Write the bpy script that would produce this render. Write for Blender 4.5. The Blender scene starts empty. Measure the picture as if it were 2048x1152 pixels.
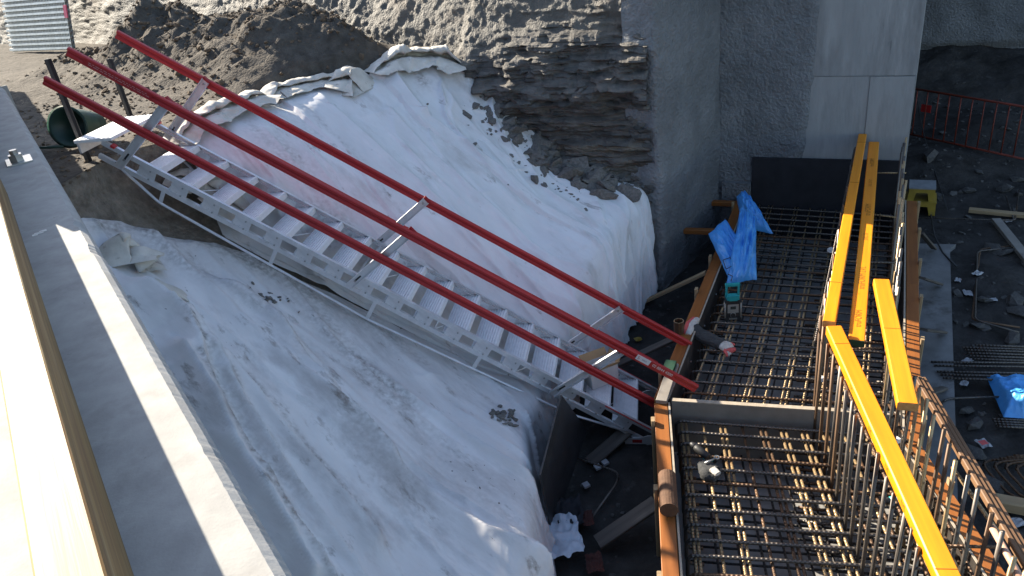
import bpy, math, random
import numpy as np
from mathutils import Matrix, Vector

# ------------------------------------------------------------------ camera, sky, sun
SC = bpy.context.scene
COL = SC.collection
FPX, CX, CY, CAMH = 1500.0, 1024.0, 576.0, 5.3
_n = np.array([(1419 - CX) / FPX, (3371 - CY) / FPX, 1.0]); _up = -_n / np.linalg.norm(_n)
_f = np.array([0, 0, 1.0]) - _up[2] * _up; _f /= np.linalg.norm(_f)
_r = np.cross(_f, _up); _r = _r if _r[0] > 0 else -_r
CM = np.array([_r, _f, _up])                      # camera axes (x right, y down, z ahead) to world
CAM = np.array([0, 0, CAMH])

def at(x, y, z=0.0):
    """world point at height z that was measured at photo position x, y"""
    d = CM @ np.array([(x - CX) / FPX, (y - CY) / FPX, 1.0])
    return CAM + (z - CAMH) / d[2] * d

def on_plane(x, y, p, n):
    d = CM @ np.array([(x - CX) / FPX, (y - CY) / FPX, 1.0])
    return CAM + ((np.array(p) - CAM) @ n) / (d @ n) * d

cam_d = bpy.data.cameras.new("camera"); cam = bpy.data.objects.new("camera", cam_d); COL.objects.link(cam)
cam_d.sensor_width = 36.0; cam_d.lens = FPX / 2048 * 36; cam_d.clip_end = 500; cam_d.clip_start = 0.05
R4 = np.eye(4); R4[:3, 0] = CM @ [1, 0, 0]; R4[:3, 1] = CM @ [0, -1, 0]; R4[:3, 2] = CM @ [0, 0, -1]; R4[:3, 3] = CAM
cam.matrix_world = Matrix(R4.tolist())
SC.camera = cam

SUN_AZ, SUN_EL = -46.5, 27.8                      # azimuth from +Y, clockwise
W = bpy.data.worlds.new("World"); SC.world = W; W.use_nodes = True
wn = W.node_tree.nodes; bg = wn["Background"]
sky = wn.new("ShaderNodeTexSky"); sky.sky_type = 'NISHITA'; sky.sun_disc = False
sky.sun_elevation = math.radians(SUN_EL); sky.sun_rotation = math.radians(SUN_AZ)
W.node_tree.links.new(sky.outputs[0], bg.inputs[0]); bg.inputs[1].default_value = 0.096
sd = bpy.data.lights.new("sun", 'SUN'); sd.energy = 5.0; sd.angle = math.radians(0.53); sd.color = (1.0, 0.9, 0.74)
sun = bpy.data.objects.new("sun", sd); COL.objects.link(sun)
SUND = np.array([math.sin(math.radians(SUN_AZ)) * math.cos(math.radians(SUN_EL)),
                 math.cos(math.radians(SUN_AZ)) * math.cos(math.radians(SUN_EL)), math.sin(math.radians(SUN_EL))])
sun.rotation_euler = Vector(SUND.tolist()).to_track_quat('Z', 'Y').to_euler(); sun.location = (-10, 10, 12)
SC.view_settings.view_transform = 'Standard'; SC.view_settings.look = 'None'
SC.view_settings.exposure = 1.62; SC.view_settings.gamma = 1.0
SC.render.engine = 'CYCLES'; SC.cycles.max_bounces = 6; SC.cycles.use_denoising = True; SC.cycles.caustics_reflective = False

random.seed(7); RNG = np.random.default_rng(11)

# ------------------------------------------------------------------ noise
_P = RNG.permutation(256); _P = np.concatenate([_P, _P, _P])
_G = RNG.normal(size=(256, 3)); _G /= np.linalg.norm(_G, axis=1)[:, None]
def pn(x, y, z=0.0):
    x, y, z = np.broadcast_arrays(np.asarray(x, float), np.asarray(y, float), np.asarray(z, float))
    xi, yi, zi = np.floor(x).astype(int), np.floor(y).astype(int), np.floor(z).astype(int)
    xf, yf, zf = x - xi, y - yi, z - zi
    xi &= 255; yi &= 255; zi &= 255
    fu, fv, fw = [t * t * t * (t * (t * 6 - 15) + 10) for t in (xf, yf, zf)]
    r = 0
    for i in (0, 1):
        for j in (0, 1):
            for k in (0, 1):
                g = _G[_P[_P[_P[xi + i] + yi + j] + zi + k]]
                d = g[..., 0] * (xf - i) + g[..., 1] * (yf - j) + g[..., 2] * (zf - k)
                r = r + d * (fu if i else 1 - fu) * (fv if j else 1 - fv) * (fw if k else 1 - fw)
    return r
def fbm(x, y, z=0.0, o=4, g=0.5):
    s, a, f = 0, 1.0, 1.0
    for i in range(o):
        s = s + a * pn(x * f + 7.3 * i, y * f + 3.1 * i, z * f); a *= g; f *= 2.03
    return s
def ridged(x, y, z=0.0, o=3):
    s, a, f = 0, 1.0, 1.0
    for i in range(o):
        s = s + a * (1 - 2.2 * np.abs(pn(x * f + 5.7 * i, y * f + 1.9 * i, z * f))); a *= 0.5; f *= 2.1
    return s
def sst(a, b, x):
    t = np.clip((x - a) / (b - a), 0, 1); return t * t * (3 - 2 * t)

# ------------------------------------------------------------------ materials
def lin(c): return tuple(c) + (1.0,)
def mat(name, c1, c2=None, scale=8.0, rough=0.8, metal=0.0, bump=0.0, bscale=40.0, stretch=(1, 1, 1), spec=0.5,
        stain=None, sscale=2.0, slo=0.55, shi=0.7, bstretch=None, detail=6.0, rough2=None, bdist=0.02, coat=0.0, trans=None, zrot=0.0):
    m = bpy.data.materials.new(name); m.use_nodes = True
    nt = m.node_tree; N, L = nt.nodes, nt.links
    b = N["Principled BSDF"]; b.inputs["Roughness"].default_value = rough; b.inputs["Metallic"].default_value = metal
    b.inputs["Specular IOR Level"].default_value = spec
    if coat: b.inputs["Coat Weight"].default_value = coat; b.inputs["Coat Roughness"].default_value = 0.15
    tc = N.new("ShaderNodeTexCoord")
    def mp(st):
        v = N.new("ShaderNodeMapping"); v.inputs["Scale"].default_value = st; src = tc.outputs["Object"]
        if zrot:
            r = N.new("ShaderNodeMapping"); r.inputs["Rotation"].default_value = (0, 0, zrot); L.new(src, r.inputs["Vector"]); src = r.outputs[0]
        L.new(src, v.inputs["Vector"]); return v
    c2 = c2 if c2 is not None else tuple(x * 0.8 for x in c1)
    nz = N.new("ShaderNodeTexNoise"); nz.inputs["Scale"].default_value = scale; nz.inputs["Detail"].default_value = detail
    nz.inputs["Roughness"].default_value = 0.62; L.new(mp(stretch).outputs[0], nz.inputs["Vector"])
    rp = N.new("ShaderNodeValToRGB"); rp.color_ramp.elements[0].position = 0.33; rp.color_ramp.elements[1].position = 0.67
    rp.color_ramp.elements[0].color = lin(c2); rp.color_ramp.elements[1].color = lin(c1)
    L.new(nz.outputs["Fac"], rp.inputs["Fac"]); out = rp.outputs["Color"]
    if stain is not None:
        stains = stain if isinstance(stain, list) else [(stain, sscale, slo, shi)]
        for (sc_, ss, lo, hi) in stains:
            n2 = N.new("ShaderNodeTexNoise"); n2.inputs["Scale"].default_value = ss; n2.inputs["Detail"].default_value = 8
            n2.inputs["Roughness"].default_value = 0.68; L.new(mp(stretch).outputs[0], n2.inputs["Vector"])
            mr = N.new("ShaderNodeMapRange"); mr.inputs["From Min"].default_value = lo; mr.inputs["From Max"].default_value = hi
            L.new(n2.outputs["Fac"], mr.inputs["Value"])
            mx = N.new("ShaderNodeMix"); mx.data_type = 'RGBA'; mx.inputs["B"].default_value = lin(sc_)
            L.new(mr.outputs[0], mx.inputs["Factor"]); L.new(out, mx.inputs["A"]); out = mx.outputs["Result"]
    L.new(out, b.inputs["Base Color"])
    if rough2 is not None:
        mr = N.new("ShaderNodeMapRange"); mr.inputs["To Min"].default_value = rough; mr.inputs["To Max"].default_value = rough2
        mr.inputs["From Min"].default_value = 0.35; mr.inputs["From Max"].default_value = 0.65
        L.new(nz.outputs["Fac"], mr.inputs["Value"]); L.new(mr.outputs[0], b.inputs["Roughness"])
    if bump:
        n3 = N.new("ShaderNodeTexNoise"); n3.inputs["Scale"].default_value = bscale; n3.inputs["Detail"].default_value = 6
        L.new(mp(bstretch or stretch).outputs[0], n3.inputs["Vector"])
        bp = N.new("ShaderNodeBump"); bp.inputs["Strength"].default_value = bump; bp.inputs["Distance"].default_value = bdist
        L.new(n3.outputs["Fac"], bp.inputs["Height"]); L.new(bp.outputs[0], b.inputs["Normal"])
    if trans:
        b.inputs["Transmission Weight"].default_value = trans
    m["rgh"] = rough
    return m

MT = {}
MT['dirt'] = mat('dirt_bench', (0.115, 0.1, 0.083), (0.055, 0.047, 0.039), 7, 0.95, bump=0.9, bscale=28, spec=0.2, detail=10, bdist=0.03)
MT['dirtb'] = mat('bank_soil', (0.27, 0.23, 0.185), (0.14, 0.118, 0.094), 9, 0.95, bump=1.0, bscale=22, spec=0.2, detail=10, bdist=0.04)
MT['pit'] = mat('pit_floor_soil', (0.06, 0.056, 0.053), (0.024, 0.022, 0.02), 2.2, 0.95, bump=0.8, bscale=18, spec=0.15,
                stain=[((0.11, 0.105, 0.1), 5.0, 0.6, 0.75), ((0.07, 0.033, 0.022), 1.1, 0.66, 0.74)], detail=10, bdist=0.03)
MT['shot'] = mat('shotcrete', (0.125, 0.115, 0.098), (0.07, 0.064, 0.055), 3, 0.72, bump=0.8, bscale=34, spec=0.5, detail=10, bdist=0.03,
                 stain=(0.13, 0.1, 0.075), sscale=0.9, slo=0.52, shi=0.7)
MT['shotg'] = mat('grey_shotcrete', (0.24, 0.245, 0.25), (0.145, 0.15, 0.155), 1.1, 0.9, bump=1.0, bscale=24, spec=0.2, detail=9, bdist=0.05)
MT['conc'] = mat('smooth_concrete', (0.38, 0.38, 0.37), (0.26, 0.26, 0.255), 1.3, 0.85, bump=0.3, bscale=14, spec=0.25, detail=10,
                 stain=[((0.17, 0.17, 0.168), 0.9, 0.48, 0.7), ((0.12, 0.12, 0.12), 3.5, 0.64, 0.72)], stretch=(1.6, 1.6, 0.3))
MT['para'] = mat('parapet_concrete', (0.40, 0.395, 0.38), (0.30, 0.296, 0.288), 7, 0.85, bump=0.12, bscale=130, spec=0.25, detail=9,
                 stain=[((0.27, 0.262, 0.25), 4.0, 0.52, 0.72), ((0.17, 0.16, 0.15), 11.0, 0.66, 0.72), ((0.1, 0.095, 0.09), 38.0, 0.7, 0.73)], bdist=0.008)
MT['slab'] = mat('blinding_concrete', (0.23, 0.225, 0.22), (0.14, 0.137, 0.133), 2.5, 0.9, bump=0.35, bscale=30, spec=0.2, detail=9,
                 stain=(0.07, 0.062, 0.055), sscale=1.6, slo=0.56, shi=0.72, bdist=0.01)
MT['slabi'] = mat('form_base_concrete', (0.34, 0.33, 0.315), (0.24, 0.232, 0.222), 2.5, 0.9, bump=0.3, bscale=30, spec=0.2, detail=9,
                  stain=(0.16, 0.145, 0.13), sscale=2.6, slo=0.55, shi=0.72, bdist=0.01)
MT['geo'] = mat('geotextile', (0.74, 0.735, 0.735), (0.64, 0.635, 0.635), 2.6, 0.75, bump=0.35, bscale=7, spec=0.3, detail=9, stretch=(0.35, 1.3, 0.8), zrot=math.pi / 4,
                stain=[((0.50, 0.48, 0.46), 1.8, 0.52, 0.72), ((0.30, 0.27, 0.25), 5.0, 0.62, 0.74), ((0.10, 0.09, 0.085), 20.0, 0.715, 0.75)], bdist=0.02)
MT['geof'] = mat('geotextile_dirty', (0.74, 0.72, 0.715), (0.61, 0.59, 0.585), 2.4, 0.8, bump=0.4, bscale=7, spec=0.25, detail=9, stretch=(0.35, 1.3, 0.8), zrot=math.pi / 4,
                 stain=[((0.42, 0.395, 0.39), 1.6, 0.51, 0.7), ((0.24, 0.21, 0.19), 4.4, 0.585, 0.71), ((0.09, 0.08, 0.07), 17.0, 0.675, 0.72)], bdist=0.02)
for _k in ('geo', 'geof'):                                    # mud streaks down the cloth; narrow lines beside folds add painted crease shade
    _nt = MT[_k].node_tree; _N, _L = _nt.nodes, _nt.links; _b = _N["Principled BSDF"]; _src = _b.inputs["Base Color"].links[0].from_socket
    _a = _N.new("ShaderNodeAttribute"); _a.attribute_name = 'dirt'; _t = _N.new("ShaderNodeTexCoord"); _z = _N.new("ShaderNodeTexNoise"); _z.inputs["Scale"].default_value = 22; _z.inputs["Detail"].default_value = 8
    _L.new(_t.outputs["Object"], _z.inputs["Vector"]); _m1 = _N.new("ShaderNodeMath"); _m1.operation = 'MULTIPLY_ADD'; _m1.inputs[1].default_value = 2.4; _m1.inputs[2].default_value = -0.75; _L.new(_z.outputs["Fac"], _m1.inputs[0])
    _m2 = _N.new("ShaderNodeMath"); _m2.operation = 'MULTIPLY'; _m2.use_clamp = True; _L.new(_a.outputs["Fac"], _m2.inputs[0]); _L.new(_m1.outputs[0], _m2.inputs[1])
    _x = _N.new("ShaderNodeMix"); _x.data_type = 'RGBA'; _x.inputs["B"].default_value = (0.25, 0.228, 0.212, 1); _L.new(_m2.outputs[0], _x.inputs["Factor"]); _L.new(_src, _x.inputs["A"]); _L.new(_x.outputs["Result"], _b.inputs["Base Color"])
for _k in ('geo', 'geof'):                                    # fine sharp creases pulled along the fall of the cloth
    _nt = MT[_k].node_tree; _N, _L = _nt.nodes, _nt.links; _b = _N["Principled BSDF"]; _old = _b.inputs["Normal"].links[0].from_socket
    _t = _N.new("ShaderNodeTexCoord"); _r = _N.new("ShaderNodeMapping"); _r.inputs["Rotation"].default_value = (0, 0, math.pi / 4); _L.new(_t.outputs["Object"], _r.inputs["Vector"])
    for _sc, _st, _d in ((2.6, (0.22, 1.6, 0.7), 0.05), (6.0, (0.5, 1.2, 0.9), 0.014)):
        _m = _N.new("ShaderNodeMapping"); _m.inputs["Scale"].default_value = _st; _L.new(_r.outputs[0], _m.inputs["Vector"])
        _z = _N.new("ShaderNodeTexNoise"); _z.noise_type = 'RIDGED_MULTIFRACTAL'; _z.inputs["Scale"].default_value = _sc; _z.inputs["Detail"].default_value = 2.0; _z.inputs["Roughness"].default_value = 0.45; _z.inputs["Distortion"].default_value = 0.35
        _L.new(_m.outputs[0], _z.inputs["Vector"]); _p = _N.new("ShaderNodeBump"); _p.inputs["Strength"].default_value = 0.55; _p.inputs["Distance"].default_value = _d
        _L.new(_z.outputs["Fac"], _p.inputs["Height"]); _L.new(_old, _p.inputs["Normal"]); _old = _p.outputs[0]
    _L.new(_old, _b.inputs["Normal"])
MT['geor'] = mat('geotextile_rolled_edge', (0.68, 0.64, 0.57), (0.5, 0.46, 0.4), 4, 0.8, bump=0.4, bscale=14, spec=0.25,
                 stain=(0.25, 0.21, 0.17), sscale=6, slo=0.6, shi=0.72, bdist=0.02)
MT['alu'] = mat('aluminium', (0.84, 0.84, 0.85), (0.68, 0.68, 0.69), 9, 0.36, metal=0.6, bump=0.05, bscale=50, rough2=0.5,
                stain=(0.34, 0.32, 0.3), sscale=7, slo=0.62, shi=0.74)
MT['web'] = mat('polished_web', (0.7, 0.71, 0.73), (0.56, 0.57, 0.58), 5, 0.16, metal=1.0, rough2=0.3, stretch=(0.5, 1, 2))
MT['tread'] = mat('aluminium_tread', (0.88, 0.89, 0.9), (0.76, 0.77, 0.78), 14, 0.5, metal=0.15, rough2=0.65,
                  stain=(0.25, 0.22, 0.19), sscale=13, slo=0.63, shi=0.72)
MT['red'] = mat('red_rail_paint', (0.46, 0.03, 0.028), (0.37, 0.022, 0.021), 4, 0.4, spec=0.5, rough2=0.6, stretch=(0.4, 3, 3), stain=[((0.42, 0.14, 0.12), 9, 0.66, 0.72), ((0.25, 0.03, 0.03), 5, 0.62, 0.72)])
MT['redd'] = mat('red_groove', (0.34, 0.014, 0.016), (0.3, 0.012, 0.013), 5, 0.5)
MT['lvl'] = mat('yellow_lvl', (0.84, 0.305, 0.006), (0.70, 0.215, 0.004), 6, 0.42, spec=0.5, stretch=(0.12, 2.5, 2.5), bump=0.1, bscale=20, bdist=0.004, stain=[((0.5, 0.2, 0.01), 5, 0.56, 0.72), ((0.62, 0.42, 0.16), 9, 0.66, 0.72)])
MT['lvlo'] = mat('shade_tinted_dirty_orange_lvl', (0.33, 0.115, 0.024), (0.22, 0.072, 0.016), 6, 0.5, spec=0.4, stretch=(0.15, 2, 2),
                 stain=[((0.2, 0.09, 0.04), 4, 0.56, 0.7), ((0.5, 0.46, 0.4), 2.2, 0.68, 0.74)], bump=0.1, bscale=20, bdist=0.004)  # same timber as the beams, dirtier, with shade put into the colour
MT['lvle'] = mat('lvl_sawn_end', (0.55, 0.32, 0.12), (0.42, 0.22, 0.07), 30, 0.8)
MT['green'] = mat('green_end_paint', (0.008, 0.05, 0.026), None, 6, 0.6)
MT['ply'] = mat('form_plywood', (0.05, 0.042, 0.036), (0.028, 0.024, 0.022), 5, 0.5, spec=0.4, stain=(0.15, 0.135, 0.12), sscale=3, slo=0.6, shi=0.75)
MT['plyg'] = mat('stop_board_ply', (0.27, 0.245, 0.215), (0.2, 0.18, 0.155), 4, 0.6, stain=(0.12, 0.1, 0.085), sscale=3, slo=0.58, shi=0.75)
MT['plye'] = mat('plywood_edge', (0.42, 0.36, 0.28), (0.3, 0.25, 0.19), 20, 0.8)
MT['black'] = mat('black_foam', (0.028, 0.028, 0.033), (0.019, 0.019, 0.022), 5, 0.75, spec=0.3)
MT['pine'] = mat('raw_timber', (0.4, 0.29, 0.165), (0.27, 0.185, 0.1), 6, 0.8, stretch=(0.15, 2.5, 2.5), stain=(0.15, 0.12, 0.09), sscale=3, slo=0.58, shi=0.75)
MT['pinep'] = mat('parapet_timber', (0.29, 0.18, 0.055), (0.14, 0.07, 0.018), 5, 0.6, stretch=(0.14, 5, 5), bump=0.2, bscale=20,
                  stain=[((0.42, 0.32, 0.17), 4, 0.5, 0.75), ((0.12, 0.05, 0.012), 7, 0.59, 0.65)], bdist=0.004)
MT['woodd'] = mat('wet_dark_timber', (0.1, 0.085, 0.07), (0.055, 0.045, 0.038), 6, 0.7, stretch=(0.2, 2.5, 2.5), stain=(0.2, 0.17, 0.14), sscale=3, slo=0.6, shi=0.75)
MT['brown'] = mat('brown_bundle', (0.21, 0.115, 0.055), (0.13, 0.065, 0.03), 6, 0.65, stretch=(0.15, 2, 2))
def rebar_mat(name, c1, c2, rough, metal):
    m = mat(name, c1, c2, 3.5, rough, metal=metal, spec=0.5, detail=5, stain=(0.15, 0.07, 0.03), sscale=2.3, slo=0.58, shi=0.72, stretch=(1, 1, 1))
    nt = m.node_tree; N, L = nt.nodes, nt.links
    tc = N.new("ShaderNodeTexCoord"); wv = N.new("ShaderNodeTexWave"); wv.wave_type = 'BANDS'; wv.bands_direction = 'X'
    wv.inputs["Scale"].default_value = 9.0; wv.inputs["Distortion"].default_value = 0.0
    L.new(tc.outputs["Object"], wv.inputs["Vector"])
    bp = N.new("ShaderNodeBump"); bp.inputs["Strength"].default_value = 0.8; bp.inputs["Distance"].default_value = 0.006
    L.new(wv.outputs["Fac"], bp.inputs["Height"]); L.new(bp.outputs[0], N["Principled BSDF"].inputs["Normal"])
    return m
MT['bar'] = rebar_mat('rebar_steel', (0.15, 0.128, 0.108), (0.075, 0.066, 0.06), 0.36, 0.55)
MT['barr'] = rebar_mat('rusty_rebar_steel', (0.15, 0.085, 0.045), (0.075, 0.045, 0.028), 0.5, 0.4)
MT['bard'] = rebar_mat('shade_tinted_lower_mat_steel', (0.05, 0.045, 0.042), (0.028, 0.026, 0.025), 0.6, 0.3)  # rebar steel darkened: the lower mat's shade is put into the colour
MT['barg'] = rebar_mat('sun_tinted_tan_rebar_steel', (0.46, 0.32, 0.17), (0.28, 0.195, 0.105), 0.36, 0.45)  # tan steel; on the top lengthwise bars it carries painted sunlight
MT['steel'] = mat('dark_steel', (0.06, 0.06, 0.062), (0.035, 0.035, 0.037), 6, 0.5, metal=0.4)
MT['galv'] = mat('galvanised_steel', (0.5, 0.5, 0.49), (0.36, 0.36, 0.35), 10, 0.42, metal=0.8)
MT['blue'] = mat('blue_plastic_bag', (0.09, 0.38, 0.82), (0.05, 0.27, 0.68), 6, 0.32, spec=0.6, bump=0.5, bscale=16, bdist=0.02)
MT['print'] = mat('dark_print', (0.03, 0.035, 0.06), None, 5, 0.6)
MT['printb'] = mat('brown_stamp', (0.3, 0.12, 0.01), None, 5, 0.6)
MT['white'] = mat('white_print', (0.75, 0.75, 0.74), None, 5, 0.6)
MT['fine'] = mat('faded_fine_print', (0.5, 0.28, 0.26), None, 5, 0.6)
MT['paper'] = mat('white_paper', (0.4, 0.4, 0.41), (0.28, 0.28, 0.29), 8, 0.8)
MT['cloth'] = mat('pale_plastic', (0.58, 0.62, 0.68), (0.45, 0.48, 0.54), 8, 0.5, bump=0.4, bscale=14)
MT['teal'] = mat('teal_plastic', (0.02, 0.34, 0.36), (0.015, 0.27, 0.29), 8, 0.4)
MT['rubber'] = mat('black_rubber', (0.022, 0.022, 0.023), None, 8, 0.55)
MT['grille'] = mat('grey_plastic', (0.3, 0.29, 0.265), (0.22, 0.21, 0.19), 20, 0.5)
MT['screen'] = mat('radio_display', (0.05, 0.055, 0.05), None, 8, 0.2)
MT['gwhite'] = mat('glove_knit', (0.6, 0.57, 0.52), (0.45, 0.42, 0.37), 18, 0.9, bump=0.4, bscale=60)
MT['gred'] = mat('glove_red_latex', (0.6, 0.1, 0.09), (0.5, 0.07, 0.07), 14, 0.55)
MT['ggrey'] = mat('charcoal_cloth', (0.05, 0.052, 0.053), (0.028, 0.029, 0.03), 9, 0.9, bump=0.5, bscale=40, stain=(0.17, 0.17, 0.165), sscale=7, slo=0.6, shi=0.72)
MT['barrier'] = mat('orange_red_barrier', (0.2, 0.028, 0.012), (0.13, 0.02, 0.01), 5, 0.6)
MT['yellow'] = mat('yellow_plastic', (0.34, 0.24, 0.03), (0.24, 0.165, 0.022), 6, 0.55, stain=(0.2, 0.16, 0.08), sscale=5, slo=0.58, shi=0.72)
MT['greyt'] = mat('grey_step_top', (0.26, 0.27, 0.28), (0.18, 0.19, 0.2), 6, 0.7)
MT['card'] = mat('cardboard', (0.46, 0.3, 0.15), (0.38, 0.24, 0.12), 6, 0.85)
MT['cardw'] = mat('white_carton', (0.66, 0.65, 0.63), (0.56, 0.55, 0.53), 6, 0.8)
MT['rock'] = mat('shale_rock', (0.17, 0.158, 0.142), (0.07, 0.066, 0.061), 3.2, 0.85, bump=1.0, bscale=14, bstretch=(1, 1, 3), stretch=(0.6, 0.6, 4), spec=0.25, detail=10, bdist=0.04,
                 stain=[((0.22, 0.18, 0.125), 0.8, 0.58, 0.74), ((0.05, 0.045, 0.042), 1.2, 0.56, 0.7)])
MT['stone'] = mat('broken_shale', (0.2, 0.187, 0.17), (0.1, 0.094, 0.087), 6, 0.9, bump=0.5, bscale=20, spec=0.2)
MT['pstone'] = mat('pit_stone', (0.11, 0.105, 0.1), (0.06, 0.057, 0.054), 6, 0.9, bump=0.5, bscale=20, spec=0.2)
MT['clod'] = mat('brown_clods', (0.16, 0.12, 0.085), (0.09, 0.066, 0.046), 6, 0.95, bump=0.6, bscale=20, spec=0.15)
MT['tub'] = mat('dark_green_plastic', (0.02, 0.055, 0.04), (0.014, 0.04, 0.03), 6, 0.5)
MT['pipe'] = mat('brown_cardboard_tube', (0.13, 0.065, 0.034), (0.085, 0.042, 0.022), 8, 0.85, bump=0.3, bscale=30)
MT['copper'] = mat('pink_brown_rod', (0.6, 0.36, 0.25), (0.5, 0.28, 0.19), 8, 0.45)
MT['redrag'] = mat('dark_red_rag', (0.07, 0.02, 0.014), (0.04, 0.012, 0.01), 6, 0.9)
MT['spacer'] = mat('white_plastic_spacer', (0.7, 0.7, 0.7), None, 8, 0.5)
MT['pink'] = mat('pink_marker', (0.8, 0.08, 0.16), None, 8, 0.5)

# ------------------------------------------------------------------ mesh helpers
def nrm(v): v = np.asarray(v, float); return v / np.linalg.norm(v)
class MB:
    def __init__(s): s.v = []; s.f = []; s.m = []; s.n = 0
    def add(s, v, f, mi=0):
        v = np.asarray(v, float).reshape(-1, 3); s.v.append(v); s.f += [tuple(int(i) + s.n for i in q) for q in f]; s.m += [mi] * len(f); s.n += len(v); return s
    def box(s, c, hx, hy, hz, mi=0):
        c, hx, hy, hz = [np.asarray(t, float) for t in (c, hx, hy, hz)]
        v = [c + a * hx + b * hy + d * hz for d in (-1, 1) for b in (-1, 1) for a in (-1, 1)]
        f = [(0, 2, 3, 1), (4, 5, 7, 6), (0, 1, 5, 4), (2, 6, 7, 3), (0, 4, 6, 2), (1, 3, 7, 5)]
        if np.dot(np.cross(hx, hy), hz) < 0: f = [q[::-1] for q in f]
        return s.add(v, f, mi)
    def abox(s, lo, hi, mi=0):
        lo, hi = np.array(lo, float), np.array(hi, float); h = (hi - lo) / 2
        return s.box((lo + hi) / 2, (h[0], 0, 0), (0, h[1], 0), (0, 0, h[2]), mi)
    def tube(s, pts, r, n=8, caps=True, mi=0, up=(0, 0, 1), flat=1.0, rot=0.0):
        P = np.asarray(pts, float); K = len(P); rr = np.broadcast_to(np.asarray(r, float), (K,))
        T = np.gradient(P, axis=0) if K > 2 else np.array([P[1] - P[0]] * 2)
        T /= np.linalg.norm(T, axis=1)[:, None]
        a = np.asarray(up, float)
        if abs(T[0] @ a) > 0.95: a = np.array([1.0, 0, 0]) if abs(T[0][0]) < 0.9 else np.array([0, 1.0, 0])
        V = []
        ang = np.arange(n) / n * 2 * np.pi + rot
        x = nrm(np.cross(T[0], a))
        for k in range(K):
            x = x - (x @ T[k]) * T[k]; x = nrm(x); y = np.cross(T[k], x)
            V.append(P[k] + rr[k] * (np.cos(ang)[:, None] * x + flat * np.sin(ang)[:, None] * y))
        f = [(k * n + i, k * n + (i + 1) % n, (k + 1) * n + (i + 1) % n, (k + 1) * n + i) for k in range(K - 1) for i in range(n)]
        f = [q[::-1] for q in f]
        if caps: f += [tuple(range(n)), tuple(range(K * n - 1, (K - 1) * n - 1, -1))]
        return s.add(np.concatenate(V), f, mi)
    def prism(s, poly, off, mi=0):
        P = np.asarray(poly, float); n = len(P); off = np.asarray(off, float)
        f = [tuple(range(n))[::-1], tuple(range(n, 2 * n))] + [(i, (i + 1) % n, n + (i + 1) % n, n + i) for i in range(n)]
        nv = np.cross(P[1] - P[0], P[2] - P[1])
        if nv @ off < 0: f = [q[::-1] for q in f]
        return s.add(np.concatenate([P, P + off]), f, mi)
    def grid(s, G, mi=0, mask=None):
        a, b = G.shape[:2]; idx = np.arange(a * b).reshape(a, b)
        q = np.stack([idx[:-1, :-1], idx[1:, :-1], idx[1:, 1:], idx[:-1, 1:]], -1).reshape(-1, 4)
        if mask is not None: q = q[mask.reshape(-1)]
        return s.add(G.reshape(-1, 3), q.tolist(), mi)
    def data(s, name, mats, smooth=False, origin=(0, 0, 0), rot=None):
        v = np.concatenate(s.v) - np.asarray(origin, float)
        if rot is not None: v = v @ rot            # columns of rot are the local axes
        me = bpy.data.meshes.new(name); me.from_pydata(v.tolist(), [], s.f)
        for m in (mats if isinstance(mats, (list, tuple)) else [mats]): me.materials.append(MT[m] if isinstance(m, str) else m)
        me.polygons.foreach_set("material_index", s.m)
        if smooth: me.polygons.foreach_set("use_smooth", [True] * len(s.f))
        me.update(); return me
    def build(s, name, mats, parent=None, smooth=False, origin=None, rot=None):
        v = np.concatenate(s.v)
        if origin is None:
            lo, hi = v.min(0), v.max(0); origin = np.array([(lo[0] + hi[0]) / 2, (lo[1] + hi[1]) / 2, lo[2]])
        return place(name, s.data(name, mats, smooth, origin, rot), parent, origin, rot)

def place(name, me, parent=None, loc=(0, 0, 0), rot=None):
    o = bpy.data.objects.new(name, me); COL.objects.link(o)
    m = np.eye(4); m[:3, 3] = np.asarray(loc, float)
    if rot is not None: m[:3, :3] = rot
    if parent is not None:
        pl, pr = WL[parent.name]
        l = np.eye(4); l[:3, :3] = pr.T @ m[:3, :3]; l[:3, 3] = pr.T @ (m[:3, 3] - pl)
        o.parent = parent; o.matrix_basis = Matrix(l.tolist())
    else: o.matrix_basis = Matrix(m.tolist())
    WL[o.name] = (m[:3, 3].copy(), m[:3, :3].copy())
    return o
WL = {}
def thing(name, loc, label, cat, group=None):
    o = bpy.data.objects.new(name, None); COL.objects.link(o); o.location = [float(t) for t in loc]; o.empty_display_size = 0.1
    WL[o.name] = (np.array(loc, float), np.eye(3))
    return tag(o, label, cat, group)
def tag(o, label, cat, group=None):
    o["label"] = label; o["category"] = cat
    if group: o["group"] = group
    return o
def struct(o): o["kind"] = "structure"; return o
def stuff(o): o["kind"] = "stuff"; return o
def frame(d, up=(0, 0, 1)):
    x = nrm(d); y = np.cross(np.asarray(up, float), x)
    if np.linalg.norm(y) < 1e-4: y = np.cross((0, 1.0, 0), x)
    y = nrm(y); z = np.cross(x, y); return np.stack([x, y, z], 1)
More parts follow.
